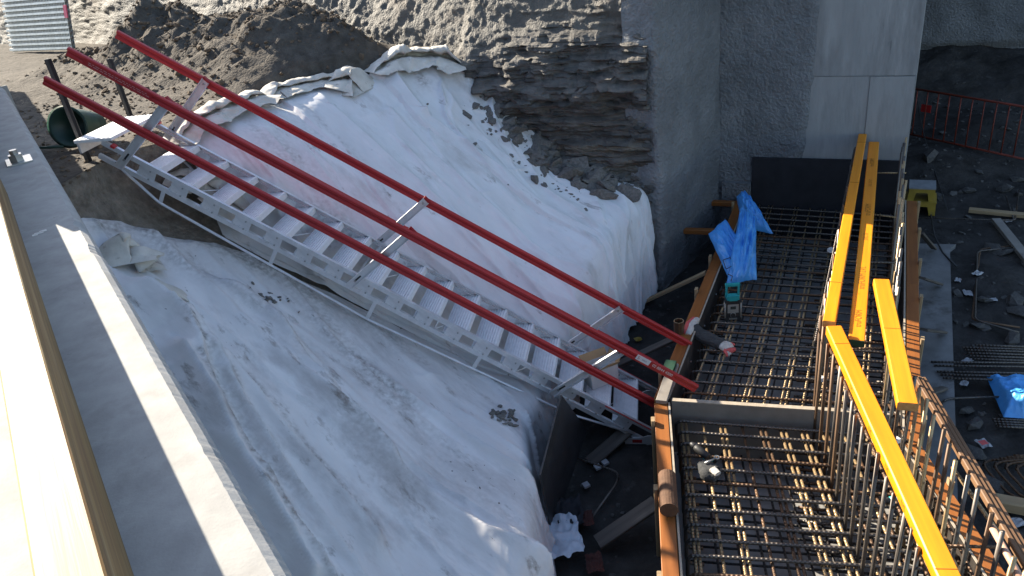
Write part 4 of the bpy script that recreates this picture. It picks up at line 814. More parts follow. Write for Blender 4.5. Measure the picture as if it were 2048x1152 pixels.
for f_ in (0.10, 0.93):
    m = MB(); m.box(p + (q - p) * f_ + ZV * 0.046, d * 0.002, np.cross(ZV, d) * 0.06, ZV * 0.0012); m.build('strap_line', 'printb', y4)
for f_ in (0.30, 0.48, 0.62, 0.74): lettering('LVL', 0.05, 'printb', p + (q - p) * f_ - nrm(np.cross(d, ZV)) * -0.064, d, np.cross(d, ZV), y4)

# ================================================================== PARAPET AND DECK AT THE CAMERA
PE0, PE1 = np.array([-0.55, 1.13]), np.array([-2.68, 4.55]); pd = nrm(PE1 - PE0); pnr = np.array([pd[1], -pd[0]])   # along, to the right
pd3, pn3 = p3(pd, 0), p3(pnr, 0); ZP = 4.1; PW = 0.257
def pp(s, r, z): return p3(PE0, z) + pd3 * s + pn3 * r
s_ = np.arange(-2.2, 8.6, 0.015)
rag = 0.0035 * np.abs(fbm(s_ * 17, 0 * s_, 3.0, 3, 0.6)) + 0.05 * np.maximum(fbm(s_ * 2.6, 0 * s_, 9.0, 5, 0.55) - 0.22, 0)
prf = [(-PW - 0.10, 0.0, 0), (-0.16, 0.0, 0), (-0.06, 0, 0), (-0.018, 0, 1)]
prf2 = [(-0.018, 0, 1), (0.004, -0.022, .7), (0.018, -0.05, .4)]
prf3 = [(0.018, -0.05, .4), (0.022, -0.12, 0), (0.022, -0.5, 0), (0.022, -4.1, 0)]
def pgrid(pf): return np.stack([np.stack([PE0[0] + pd[0] * s_ + pnr[0] * (r - k * rag), PE0[1] + pd[1] * s_ + pnr[1] * (r - k * rag), ZP + z - 0.3 * k * rag * (z < 0)], -1) for r, z, k in pf], 1)
par = thing('parapet', pp(2, -0.12, 0), 'pale concrete parapet across the lower left corner, half in sun', 'parapet')
for nm, pf in (('concrete_top', prf), ('chipped_edge', prf2), ('outer_face', prf3)):
    m = MB(); m.grid(pgrid(pf)); m.build(nm, 'para', par, smooth=(nm != 'chipped_edge'))
m = MB(); m.box(pp(8.6, -PW / 2, 2.05), pd3 * 0.01, pn3 * (PW / 2 + .05), ZV * 2.05); m.build('end_face', 'para', par)
s0 = (at(30, 325, ZP)[:2] - PE0) @ pd
m = MB(); m.box(pp(s0, -0.135, ZP + 0.004), pd3 * 0.11, pn3 * 0.075, ZV * 0.006); pl = m.build('washer_plate', 'galv', par)
an = np.arange(6) / 6 * 2 * np.pi; c = pp(s0 - 0.02, -0.145, ZP + 0.0105)
m = MB(); m.prism([c + pd3 * 0.045 * math.cos(a) + pn3 * 0.045 * math.sin(a) for a in an], ZV * 0.045); m.build('hex_nut', 'galv', pl)
m = MB(); m.tube([c, c + ZV * 0.075], 0.024, 14); m.build('bolt_end', 'galv', pl, smooth=False)
m = MB()
for (x, y, w) in ((78, 466, .02), (86, 462, .016), (70, 470, .012)): m.box(at(x, y, ZP + 0.002), pd3 * 0.012, pn3 * w, ZV * 0.0012)
m.build('white_scuff', 'white', par)
# timber along the parapet
tl = beam('parapet_timber', pp(-2.2, -PW - 0.05, ZP + 0.165), pp(3.85, -PW - 0.05, ZP + 0.165), 0.098, 0.33, ['pinep', 'pinep'], None, bev=0.004)
tag(tl, 'sunlit golden timber beam standing along the left edge of the parapet', 'timber')
hb_ = beam('added_shade_board', pp(3.87, -PW - 0.05, ZP + 0.3), pp(15.0, -PW - 0.05, ZP + 0.3), 0.05, 0.6, ['pinep', 'pinep'], None)  # unseen board added to keep sun off the parapet end and front sheet
tag(hb_, 'unseen upright board added beyond the parapet timber to cast shade', 'shade board')
m = MB(); m.prism([pp(-2.5, -PW - 0.101, ZP - 0.3), pp(8.2, -PW - 0.101, ZP - 0.3), pp(8.2, -5, ZP - 0.3), pp(-2.5, -5, ZP - 0.3)], ZV * 0.2); struct(m.build('deck', 'para'))

# ================================================================== BAGS, RADIO, GLOVE, TOOLS ON THE MATS
def sack(path, rad, seed, flat=0.5, crease=1.0, nseg=60, n=36, tip=0.25):
    A = np.array(path, float); sg = np.concatenate([[0], np.cumsum(np.linalg.norm(np.diff(A, axis=0), axis=1))]); s_ = np.linspace(0, sg[-1], nseg)
    cc = np.stack([np.interp(s_, sg, A[:, k]) for k in range(3)], -1); r0 = np.interp(s_, sg, rad)
    for k in range(3): cc[1:-1] = (cc[:-2] + cc[1:-1] + cc[2:]) / 3; r0[1:-1] = (r0[:-2] + r0[1:-1] + r0[2:]) / 3
    T = np.gradient(cc, axis=0); T /= np.linalg.norm(T, axis=1)[:, None]; X = np.cross(T, (0, 0, 1.0)); X /= np.linalg.norm(X, axis=1)[:, None]; Y = np.cross(X, T)
    Ag, Sg = np.meshgrid(np.linspace(0, 2 * np.pi, n, endpoint=False), s_); ca, sa = np.cos(Ag), np.sin(Ag)
    q = np.abs(ca) ** 0.7 * np.sign(ca), np.abs(sa) ** 0.9 * np.sign(sa)
    k = 1 + crease * (0.16 * ridged(ca * 1.6 + Sg * 1.5, sa * 1.6, Sg * 5 + seed, 3) + 0.10 * ridged(ca * 3.5, sa * 3.5 + seed, Sg * 9, 2) - 0.12)
    G = cc[:, None] + (r0[:, None] * k)[..., None] * (q[0][..., None] * X[:, None] + flat * q[1][..., None] * Y[:, None])
    G = np.concatenate([G, G[:, :1]], 1); b = MB(); b.grid(G)
    b.add(G[0, :-1], [tuple(range(n))]); b.add(G[-1, :-1], [tuple(range(n))[::-1]]); return b
def pillow(c, th, seed, n=40, wr=0.042):
    """a slack plastic bag: two wrinkled skins meeting along four ragged edges; c four corners"""
    a, b = np.meshgrid(np.linspace(0, 1, n), np.linspace(0, 1, n), indexing='ij'); c = [np.asarray(q, float) for q in c]
    a2, b2 = a + 0.05 * fbm(a * 2, b * 2, seed) , b + 0.05 * fbm(a * 2, b * 2, seed + 3)
    P = c[0] * ((1 - a2) * (1 - b2))[..., None] + c[1] * (a2 * (1 - b2))[..., None] + c[2] * (a2 * b2)[..., None] + c[3] * ((1 - a2) * b2)[..., None]
    nn = nrm(np.cross(c[2] - c[0], c[3] - c[1])); nn = nn if nn[2] > 0 else -nn
    e = np.clip(16 * a * (1 - a) * b * (1 - b), 0, 1) ** 0.4
    w = wr * (ridged(a * 2.2 + 0.7 * b, b * 1.1, seed, 3) - 0.4) + 0.5 * wr * ridged(a * 5 - b * 2, b * 2.5 + a, seed + 7, 2)
    m = MB(); m.grid(P + nn * ((th * e + w * (0.35 + e)))[..., None]); m.grid(P + nn * (-0.6 * th * e + w * (0.35 - 0.2 * e) - 0.004)[..., None]); return m
bg1 = thing('plastic_bag', at(1490, 555, 0.56), 'crumpled blue plastic bag in two lobes behind the radio', 'bag', 'blue plastic on site')
pillow([at(1416, 470, .95), at(1450, 440, 1.05), at(1508, 545, .66), at(1460, 566, .64)], .06, 3).build('left_lobe', 'blue', bg1, smooth=True)
pillow([at(1480, 418, 1.15), at(1511, 436, 1.08), at(1513, 562, .66), at(1452, 572, .64)], .09, 9, wr=0.06).build('right_lobe', 'blue', bg1, smooth=True)
for pts in ([(1446, 520), (1460, 515), (1468, 530), (1452, 538), (1446, 520)], [(1455, 548), (1465, 552), (1462, 562)], [(1468, 525), (1478, 530), (1478, 540)]):
    m = MB(); m.tube([at(x, y, 0.98 - 0.0019 * (y - 450)) for x, y in pts], 0.006, 5); m.build('printed_line', 'print', bg1)
bg2 = pillow([at(1472, 398, 1.0), at(1487, 386, 1.02), at(1545, 470, .68), at(1488, 462, .72)], .07, 17, wr=0.06).build('plastic_bag', 'blue', smooth=True)
tag(bg2, 'smaller blue plastic bag draped from the left form farther back', 'bag', 'blue plastic on site')

rp_ = at(1464, 634, 0.58); fx = nrm(np.array([1, -0.15, 0])); fy = np.cross(ZV, fx); rd = thing('site_radio', rp_, 'teal and black worksite radio standing on the far bar mat', 'radio')
def RP(x, y, z): return rp_ + fx * x + fy * y + ZV * z
m = MB(); m.box(RP(0, 0, .125), fx * .078, fy * .06, ZV * .12); m.build('body', 'rubber', rd)
m = MB(); m.box(RP(0, -.062, .15), fx * .062, fy * .004, ZV * .055); fp = m.build('front_panel', 'grille', rd)
m = MB(); m.box(RP(0, -.067, .162), fx * .03, fy * .002, ZV * .018); m.build('display', 'screen', fp)
m = MB(); m.tube([RP(0, -.06, .065), RP(0, -.078, .065)], .026, 16); m.build('tuning_knob', 'rubber', rd, smooth=False)
m = MB(); m.tube([RP(.03 * math.cos(a), -.063, .065 + .03 * math.sin(a)) for a in np.linspace(0, 6.283, 17)], .004, 6); m.build('knob_ring', 'galv', rd, smooth=True)
m = MB(); m.box(RP(0, 0, .262), fx * .07, fy * .058, ZV * .022); tp = m.build('top_housing', 'teal', rd)
m = MB(); m.box(RP(0, -.03, .287), fx * .045, fy * .018, ZV * .004); m.build('badge_plate', 'galv', tp)
m = MB(); m.box(RP(0, -.055, .285), fx * .068, fy * .012, ZV * .03); m.build('upper_face', 'teal', tp)
for sgn in (-1, 1):
    m = MB(); m.box(RP(sgn * .068, 0, .345), fx * .011, fy * .016, ZV * .08); m.build('handle_post', 'teal', rd)
    m = MB(); m.tube([RP(sgn * .088, -.05, .02), RP(sgn * .088, -.05, .24)], .013, 8); m.build('guard_bar', 'grille', rd, smooth=True)
    for z in (.012, .245):
        m = MB(); m.box(RP(sgn * .07, -.055, z), fx * .024, fy * .018, ZV * .016); m.build('corner_bumper', 'rubber', rd)
m = MB(); m.box(RP(0, 0, .43), fx * .082, fy * .02, ZV * .014); m.build('handle_grip', 'teal', rd)
m = MB(); m.box(RP(0, -.065, .018), fx * .05, fy * .006, ZV * .008); m.build('foot_bar', 'galv', rd)

g0, g1, g2, g3 = at(1381, 664, .66), at(1395, 668, .65), at(1441, 688, .63), at(1466, 694, .62)
gl = thing('work_glove', (g0 + g3) / 2 - ZV * 0.05, 'charcoal cloth sleeve and red palmed white glove on the bar mat', 'glove')
sack([g1, g1 + (g2 - g1) * .35, g1 + (g2 - g1) * .75, g2], [.075, .085, .07, .07], 5, 0.6, 0.7).build('sleeve', 'ggrey', gl, smooth=True)
gd = nrm(g2 - g1); gs = np.cross(ZV, gd)
sack([g2 - gd * .02, g2 + gd * .02], [.075, .075], 8, 0.6, 0.4, nseg=8).build('cuff', 'ggrey', gl, smooth=True)
sack([g2 + gd * .01, g2 + gd * .07, g2 + gd * .13 - gs * .03], [.06, .07, .055], 11, 0.55, 0.5).build('glove_hand', 'gwhite', gl, smooth=True)
for k in range(4):
    b0 = g2 + gd * (.10) + gs * (.03 - .028 * k) - gs * .03; m = MB(); m.tube([b0, b0 + gd * .045 - gs * .02 - ZV * .005, b0 + gd * (.075 - .008 * abs(k - 1.5)) - gs * .045 - ZV * .02], [.016, .015, .011], 8); m.build('finger', 'gwhite' if k < 3 else 'gred', gl, smooth=True)
m = MB(); b0 = g2 + gd * .05 + gs * .05; m.tube([b0, b0 + gd * .04 + gs * .03, b0 + gd * .075 + gs * .035], [.018, .016, .011], 8); m.build('thumb', 'gred', gl, smooth=True)
sack([g2 + gd * .09 - gs * .075, g2 + gd * .15 - gs * .03, g2 + gd * .165 + gs * .02], [.025, .03, .02], 14, 0.8, 0.5).build('red_palm', 'gred', gl, smooth=True)
l0, l1, l2 = at(1370, 668, .69), at(1378, 648, .71), at(1388, 636, .70)
sack([l0, (l0 + l1) / 2 - gs * .0, l1, l2], [.02, .032, .034, .02], 21, 0.8, 0.4).build('red_edge', 'gred', gl, smooth=True)
sack([l0 + gd * .04, l1 + gd * .045, l2 + gd * .04], [.03, .045, .03], 24, 0.8, 0.5).build('white_band', 'gwhite', gl, smooth=True)
sack([l1 + gd * .07, g1 + gd * .03], [.05, .07], 26, 0.7, 0.5, nseg=16).build('sleeve_end', 'ggrey', gl, smooth=True)

def drill(c, fw, up, label, chuckm='steel', bm='teal'):
    fw = nrm(fw); up = np.asarray(up, float); up = nrm(up - (up @ fw) * fw); sd_ = np.cross(up, fw)
    t = thing('cordless_drill', c - ZV * 0.03, label, 'drill', 'cordless drills'); q = lambda x, y, z: np.asarray(c) + fw * x + sd_ * y + up * z
    m = MB(); m.tube([q(-.09, 0, 0), q(-.085, 0, 0), q(.04, 0, 0), q(.07, 0, 0)], [.02, .036, .036, .028], 14); m.build('motor_housing', bm, t, smooth=True)
    m = MB(); m.tube([q(.07, 0, 0), q(.08, 0, 0), q(.115, 0, 0), q(.13, 0, 0)], [.022, .026, .024, .012], 14); m.build('chuck', chuckm, t, smooth=True)
    m = MB(); m.tube([q(-.03, 0, -.03), q(-.04, 0, -.08), q(-.045, 0, -.135)], [.026, .022, .024], 10); h = m.build('grip', 'rubber', t, smooth=True)
    m = MB(); m.box(q(-.03, 0, -.165), fw * .06, sd_ * .036, up * .03); m.build('battery', 'rubber', t)
    m = MB(); m.box(q(-.03, 0, -.135), fw * .055, sd_ * .033, up * .006); m.build('battery_shoe', 'teal', t)
    m = MB(); m.box(q(-.005, 0, -.05), fw * .008, sd_ * .01, up * .018); m.build('trigger', 'grille', h)
drill(at(1797, 1000, .62), (-0.9, 0.1, 0.05), (0.15, 0.9, 0.35), 'teal cordless drill lying among bars under the near yellow beam')
drill(at(1402, 903, .6), (-0.35, 0.6, 0.1), (0.2, -0.9, 0.3), 'black cordless drill resting on the near mat left side', bm='rubber')
c0, c1 = at(1410, 935, .60), at(1430, 925, .60)
sp = thing('tool_pouch', at(1420, 945, .57), 'dark tool pouch with a pale ring spanner on the near mat', 'pouch')
sack([at(1408, 925, .6), at(1420, 945, .6), at(1435, 955, .59)], [.05, .08, .05], 33, 0.5, 1.0).build('pouch', 'ggrey', sp, smooth=True)
m = MB(); m.tube([c0 + ZV * .05, c1 + ZV * .05], .009, 6); r_ = c1 + nrm(c1 - c0) * .02 + ZV * .05; m.tube([r_ + np.array([math.cos(a), math.sin(a), 0]) * .02 for a in np.linspace(0, 6.283, 13)], .007, 6); m.build('ring_spanner', 'galv', sp, smooth=True)
sack([at(1425, 938, .66), at(1436, 948, .66)], [.03, .025], 37, 0.6, 1.2, nseg=14).build('white_rag', 'gwhite', sp, smooth=True)

# ================================================================== OUTSIDE THE RIGHT FORM
def rf(s, off, z): d = nrm(UR1 - UR0); return p3(UR0 + d * s, z) + np.array([d[1], -d[0], 0]) * off
for k, (s, a, bq) in enumerate(((4.25, (1822, 432), (1868, 497)), (2.95, (1826, 508), (1880, 568)), (1.75, (1824, 588), (1888, 664)), (0.55, (1822, 706), (1888, 776)))):
    prop('steel_brace', rf(s, 0.21, 0.55), at(bq[0], bq[1], 0.09), 0.08, 0.03, 'woodd', 'dark raking brace outside the right form, %s from the wall' % ('first', 'second', 'third', 'fourth')[k], 'brace', 'braces outside the right form')
# brown strips tied along the near right bars
for k in range(3):
    o_ = np.array([0.045 + 0.034 * k, 0.0]); p, q = p3(np.array([3.03, 4.72]) + o_, 1.48 - 0.012 * k), p3(np.array([2.60, 2.5]) + o_, 1.48 - 0.012 * k)
    prop('brown_strip', p, q, 0.03, 0.05, 'brown', 'long brown strip tied outside the near right bars, %s of three' % ('inner', 'middle', 'outer')[k], 'strip', 'brown strips on the near right bars', em='white')
tag(bar_obj([at(1905, 935, 1.2), at(2000, 1070, 1.2)], 0.014, 'barg', None, 'loose_bar'), 'tan steel bar lying just inside the brown strips', 'bar')
m = MB(); m.tube([at(1983, 1053, 1.55), at(2046, 1165, 1.55)], 0.02, 12); tag(m.build('pink_rod', 'copper', smooth=True), 'smooth pinkish rod at the lower right corner', 'rod')

# long bars, bent bars and timbers on the ground
ORD = ['first', 'second', 'third', 'fourth', 'fifth', 'sixth']
def gb(pts, r, m, label, z=0.03, group='loose steel bars on the pit floor', rad=0.08):
    P = [at(x, y, z) for x, y in pts]
    for q in P: q[2] = max(ground_z(q[0], q[1]), 0) + z
    return tag(bar_obj(P, r, m, None, 'loose_bar', rad=rad), label, 'bar', group)
for k, y in enumerate((724, 731, 743, 749, 756)): gb([(1862 + 6 * k, y), (2060, y + 2 + k)], 0.012, 'bar', 'long dark bar lying across the blinding strip, %s from the top' % ORD[k], 0.07 + 0.004 * k)
for k, y in enumerate((695, 700, 706, 712, 718, 690)): gb([(1925 + 5 * k, y), (2060, y + 4)], 0.013, 'bar', 'dark bar in the stack beyond the blinding strip, laid %s' % ORD[k], 0.04 + 0.004 * k)
for k, y in enumerate((838, 843, 848, 853)): gb([(1985 + 3 * k, y), (2060, y + 3)], 0.012, 'bar', 'dark bar in the small stack below the blue tarpaulin, %s from the top' % ORD[k], 0.035)
gb([(2060, 792), (1890, 797), (1882, 810), (1905, 870)], 0.012, 'bar', 'hooked dark bar crossing in front of the blue tarpaulin', 0.08)
gb([(2045, 490), (1960, 498), (1944, 640), (2040, 655)], 0.012, 'barr', 'large bent bar lying in the dirt by the scattered papers', 0.04)
gb([(2045, 493), (1955, 502), (1950, 640), (2038, 665)], 0.011, 'bar', 'second bent bar overlapping the one by the papers', 0.055)
gb([(1862, 430), (1868, 470), (1885, 505), (1912, 535)], 0.013, 'steel', 'curved dark bar lying at the end of the blinding strip', 0.06)
gb([(1835, 435), (2030, 441), (2038, 380)], 0.011, 'bar', 'thin hooked bar on the ground behind the yellow step', 0.05)
gb([(2028, 440), (2012, 392)], 0.01, 'bar', 'short thin bar leaning near the pale timber', 0.05)
for k in range(4): gb([(1985 + 14 * k, 920 - 3 * k), (2060, 917 - 2 * k)], 0.01, 'barr', 'rusty straight bar over the bent links at right, %s from the front' % ORD[3 - k], 0.05 + 0.01 * k)
for k in range(5):
    x = 1966 + 22 * k; gb([(2060, 914 + 4 * k), (x + 4, 921 + 3 * k), (x, 932 + 3 * k), (x + 55, 992 + 2 * k), (2060, 1000)], 0.011, 'barr', 'rusty bent link in the pile at the right edge, %s from the left' % ORD[k], 0.03 + 0.022 * k, 'rusty bent links')
prop('timber_offcut', at(1938, 420, .05), at(2060, 432, .05), 0.1, 0.06, 'pine', 'pale timber lying on the ground beyond the braces', 'timber')
prop('timber_offcut', at(1992, 440, .06), at(2060, 525, .06), 0.12, 0.06, 'plyg', 'grey timber lying at an angle by a white paper', 'timber')
prop('timber_offcut', at(1975, 1000, .07), at(2070, 1018, .07), 0.12, 0.1, 'pine', 'short timber block right of the brown strips', 'timber')
for k, (x, y, w, h, a) in enumerate(((2015, 443, .09, .06, .3), (1953, 556, .12, .07, .5), (1935, 588, .13, .08, 1.2), (1981, 600, .12, .05, -.2), (1915, 565, .09, .06, .9), (1966, 888, .09, .1, .1), (2028, 1047, .15, .08, .1), (1935, 722, .1, .06, .4), (1928, 768, .08, .06, .8))):
    p = at(x, y, 0.02); p[2] = max(ground_z(p[0], p[1]), 0) + 0.012; R = rotm(.06, .05, a); n = 6; gxx, gyy = np.meshgrid(np.linspace(-1, 1, n), np.linspace(-1, 1, n), indexing='ij')
    G = p + (R @ np.stack([gxx * w * .6, gyy * h * .6, 0.02 + 0.025 * fbm(gxx * 1.3 + k, gyy * 1.3, k, 2)], -1).reshape(-1, 3).T).T.reshape(n, n, 3)
    m = MB(); m.grid(G); m.grid(G - [0, 0, .002]); o = m.build('paper_scrap', 'paper', smooth=False)
    tag(o, ['small white scrap by the grey timber', 'white scrap beside the bent bar, upper', 'folded white scrap near the blinding strip edge', 'flat white scrap right of the bent bar', 'small white scrap at the blinding strip edge', 'white card with red print below the bar stack', 'large white scrap by the timber block', 'white scrap at the end of the bar stack', 'small pale scrap left of the blue tarpaulin'][k], 'paper', 'white paper scraps')
p = at(1966, 888, 0.055); m = MB(); m.box(p + [0, 0, .02], (.035, .004, 0), (-.003, .03, 0), (0, 0, .001)); o = m.build('printed_label', 'gred'); tag(o, 'red printed label lying on the white card', 'label')
# blue tarpaulin
n = 60; gxx, gyy = np.meshgrid(np.linspace(0, 1, n), np.linspace(0, 1, n), indexing='ij')
c00, c10, c01, c11 = at(1972, 762, 0), at(2110, 768, 0), at(2005, 842, 0), at(2110, 850, 0)
G = (c00 * ((1 - gxx) * (1 - gyy))[..., None] + c10 * (gxx * (1 - gyy))[..., None] + c01 * ((1 - gxx) * gyy)[..., None] + c11 * (gxx * gyy)[..., None])
ht = 0.05 + 0.05 * ridged(gxx * 3, gyy * 2.4, 4.0, 4) + 0.12 * np.exp(-((gxx - .35) ** 2 + (gyy - .75) ** 2) / .05); G[..., 2] = 0.03 + np.maximum(ht, 0) * np.minimum(1, 8 * np.minimum(np.minimum(gxx, 1 - gxx), np.minimum(gyy, 1 - gyy)) + 0.15)
m = MB(); m.grid(G); tag(m.build('tarpaulin', 'blue', smooth=True), 'crumpled blue tarpaulin on the ground at the right edge', 'tarpaulin', 'blue plastic on site')
# yellow step
c = at(1838, 420, 0.0); c[2] = max(ground_z(c[0], c[1]), 0.0); sx_, sy_ = nrm((.87, -.49, 0)), nrm((.49, .87, 0))
ys = thing('step_stool', c, 'yellow plastic step stool with a grey top behind the right form', 'stool')
def YP(x, y, z): return c + (sx_ * x + sy_ * y + ZV * z) * 0.84
for z0, z1, w0, w1, d0 in ((0, .24, .26, .25, .24), (.25, .50, .23, .21, .2)):
    for sgn in (-1, 1):
        m = MB(); m.prism([YP(-w0, sgn * d0, z0), YP(-w0 + .1, sgn * d0, z0), YP(-w0 + .14, sgn * d0, z0 + (z1 - z0) * .7), YP(w0 - .14, sgn * d0, z0 + (z1 - z0) * .7), YP(w0 - .1, sgn * d0, z0), YP(w0, sgn * d0, z0), YP(w1, sgn * d0, z1), YP(-w1, sgn * d0, z1)], sy_ * -.03 * sgn); m.build('side_panel', 'yellow', ys)
        m = MB(); m.prism([YP(sgn * w0, -d0 + .03, z0), YP(sgn * w0, d0 - .03, z0), YP(sgn * w1, d0 - .03, z1), YP(sgn * w1, -d0 + .03, z1)], sx_ * -.025 * sgn); m.build('end_panel', 'yellow', ys)
    m = MB(); m.box(YP(0, 0, z1 + .01), sx_ * (w1 + .01) * .84, sy_ * (d0 + .01) * .84, ZV * .01); m.build('tread_plate', 'yellow' if z1 < .3 else 'greyt', ys)
# orange barrier
b0, b1 = at(1818, 268, 0.12), at(2075, 324, 0.12); d = nrm(b1 - b0); L = np.linalg.norm(b1 - b0); bf = thing('site_barrier', (b0 + b1) / 2 - ZV * .12, 'orange red barred safety barrier at the far right', 'barrier')
for z, nm in ((0, 'bottom_rail'), (0.88, 'top_rail')):
    m = MB(); m.tube([b0 + ZV * z, b1 + ZV * z], 0.02, 8); m.build(nm, 'barrier', bf, smooth=True)
for s in np.arange(0.06, L, 0.215):
    m = MB(); m.tube([b0 + d * s, b0 + d * s + ZV * .88], 0.011, 6); m.build('upright', 'barrier', bf, smooth=True)
m = MB(); m.box(b0 + d * 0.28 + ZV * .55, d * .1, np.cross(d, ZV) * .004, ZV * .07); m.build('red_plate', 'redd', bf)
m = MB(); m.tube(bent([at(1830, 180, .9), at(1850, 280, .3), at(1875, 360, .05), at(1895, 420, .05)], .3, 6), .008, 6); tag(m.build('cable', 'rubber', smooth=True), 'thin dark cable hanging from the barrier to the ground', 'cable')
# ground rocks at right
PSL = ['small grey stone right of the flat white scrap', 'large pale grey stone at the right edge by the bent bar', 'grey stone just below the large pale one', 'small stone at the lower corner of the bent bar',
       'lone rounded stone above the bar stack', 'grey stone beyond the pale timber, nearer the barrier', 'grey stone behind the left end of the pale timber', 'largest grey stone, below the barrier left end',
       'grey stone inside the bent bar, left of a pair', 'grey stone inside the bent bar, right of a pair', 'grey stone between the blinding strip and the blue tarpaulin', 'grey stone left of the printed card',
       'grey stone beside the rusty bent links', 'small grey stone left of the rusty bent links', 'small stone right of the yellow step', 'grey stone at the right edge above the pale timber', 'small grey stone at the strip edge above the card']
for k, (x, y, s) in enumerate(((1968, 602, .1), (2025, 605, .16), (2038, 625, .12), (1960, 655, .1), (2022, 675, .12), (2005, 380, .13), (1935, 384, .12), (1855, 335, .2), (1990, 500, .13), (2012, 505, .12), (1950, 845, .1), (1945, 905, .11), (1985, 975, .1), (1958, 960, .09), (1880, 395, .09), (2040, 360, .12), (1935, 820, .08))):
    p = at(x, y, 0.0); p[2] = max(ground_z(p[0], p[1]), 0) + s * 0.15; o = place('stone', PROCKS[k % 6], None, p, rotm(jit(.4), jit(.4), k) * s); tag(o, PSL[k], 'stone', 'stones on the pit floor')
pts, sz = [], []
for k in range(900):
    x, y = random.uniform(4.0, 10.5), random.uniform(3.5, 15.5)
    pts.append((x, y, ground_z(x, y))); sz.append(random.uniform(.012, .05) * (1 if random.random() < .9 else 2))
for k in range(250):
    x, y = random.uniform(-.2, 3.0), random.uniform(4.5, 10.5)
    pts.append((x, y, ground_z(x, y))); sz.append(random.uniform(.01, .035))
scatter('gravel', pts, sz, 'pstone', 1, 'small grey gravel scattered over the pit floor', 'gravel')

# ================================================================== GAP BETWEEN BANK AND FORM
def plate(pts, th, m, name, label, cat): b = MB(); P = [np.asarray(p, float) for p in pts]; n = nrm(np.cross(P[1] - P[0], P[2] - P[1])); b.prism(P, n * th); return tag(b.build(name, m), label, cat)
def pa(x, y, z): return at(x, y, z)
plate([pa(1100, 1065, .03), pa(1172, 862, .05), pa(1120, 790, .85), pa(1078, 950, .75)], 0.018, 'steel', 'dark_board', 'dark grey sheet leaning against the bank under the stair foot', 'board')
plate([pa(1150, 735, .1), pa(1205, 720, .1), pa(1140, 610, .7), pa(1117, 655, .7)], 0.018, 'woodd', 'dark_board', 'dark grey sheet leaning on the white flap behind the stair', 'board')
gb([(1150, 915), (1195, 930), (1238, 945), (1235, 965), (1180, 1040)], 0.012, 'bar', 'bent dark bar lying in the gap under the stair foot', 0.04)
for k, (x, y, s, mm, lb, ct) in enumerate(((1128, 1085, .16, 'cloth', 'crumpled pale plastic sheet at the foot of the bank', 'plastic sheet'), (1190, 1135, .07, 'redrag', 'dark red rag on the pit floor, the nearer one', 'rag'), (1175, 1045, .06, 'redrag', 'dark red rag on the pit floor by the leaning sheet', 'rag'), (1140, 1035, .12, 'black', 'black plastic scrap at the bottom of the leaning sheet', 'plastic sheet'))):
    n = 22; gxx, gyy = np.meshgrid(np.linspace(-1, 1, n), np.linspace(-1, 1, n), indexing='ij'); rr = 1 + .25 * fbm(gxx * 1.5 + k, gyy * 1.5, k)
    p = at(x, y, .04); G = p + np.stack([gxx * s * rr, gyy * s * 1.5 * rr, .03 + .05 * ridged(gxx * 1.2 + k * 3, gyy * 1.2, k, 2) * s / .12], -1); G[..., 2] = np.maximum(G[..., 2], 0.015)
    b = MB(); b.grid(G); tag(b.build('plastic_scrap' if mm != 'redrag' else 'rag', mm, smooth=True), lb, ct)
for k, (x, y) in enumerate(((1195, 934), (1172, 970), (1210, 925))):
    p = at(x, y, .03); m = MB(); m.box(p, (.03, .012, 0), (-.012, .03, 0), (0, 0, .012)); tag(m.build('pale_chip', 'paper'), 'small pale chip on the floor of the gap', 'chip', 'pale chips in the gap')
for k, (x, y) in enumerate(((1288, 638), (1277, 678))):
    p = at(x, y, .03); b = rock_mesh('cap', None, 90 + k, .7)[0]; b.v = [b.v[0] * .05 + p]; tag(b.build('yellow_cap', 'yellow'), 'small yellow plastic bar cap on the floor, %s' % ('farther', 'nearer')[k], 'cap', 'yellow bar caps')
plate([cp(-3.62, .55, .10), cp(-3.62, .66, .10), cp(-3.2, .64, .12), cp(-3.2, .545, .12)], 0.03, 'black', 'dark_board', 'black board lying on the sheet at the bottom of the picture', 'board')
plate([cp(-3.75, .60, .17), cp(-3.75, .72, .15), cp(-3.4, .70, .15), cp(-3.4, .6, .17)], 0.03, 'woodd', 'dark_board', 'second dark board overlapping the black one on the sheet', 'board')

# ================================================================== TOP OF THE STAIR
def post(x, y, ztop, r, label):
    p = at(x, y, 3.42); p[2] = bench_z(p[0], p[1]) - 0.1; m = MB()
    for k in range(3):
        a = k * 2.094; d = np.array([math.cos(a), math.sin(a), 0]); m.box(p + d * r * .5 + ZV * (ztop - p[2]) / 2, d * r * .55, np.cross(ZV, d) * .004, ZV * (ztop - p[2]) / 2)
    t = tag(m.build('star_picket', 'steel'), label, 'post', 'star pickets at the stair head'); return t
post(178, 322, 4.42, 0.032, 'dark steel star picket beside the near corner of the stair landing')
post(270, 258, 4.2, 0.032, 'dark steel star picket behind the landing near the far handrail')
c = at(172, 285, 3.45); c[2] = bench_z(c[0], c[1]) + 0.01; tb_ = thing('green_tub', c, 'dark green plastic tub lying on its side by the stair head', 'tub')
ax = nrm((-.35, -.9, .25)); sdx = nrm(np.cross(ZV, ax)); upx = np.cross(ax, sdx)
n = 28; an = np.linspace(0, 2 * np.pi, n, endpoint=False); cc_ = c + ZV * .2
def ring(d, r, ry): return [cc_ + ax * d + sdx * r * math.cos(a) + upx * ry * math.sin(a) for a in an]
rings = [ring(-.2, .02, .02), ring(-.2, .17, .14), ring(-.05, .2, .17), ring(.14, .25, .2), ring(.15, .28, .22), ring(.14, .23, .185), ring(-.05, .18, .15), ring(-.18, .15, .12), ring(-.18, .02, .02)]
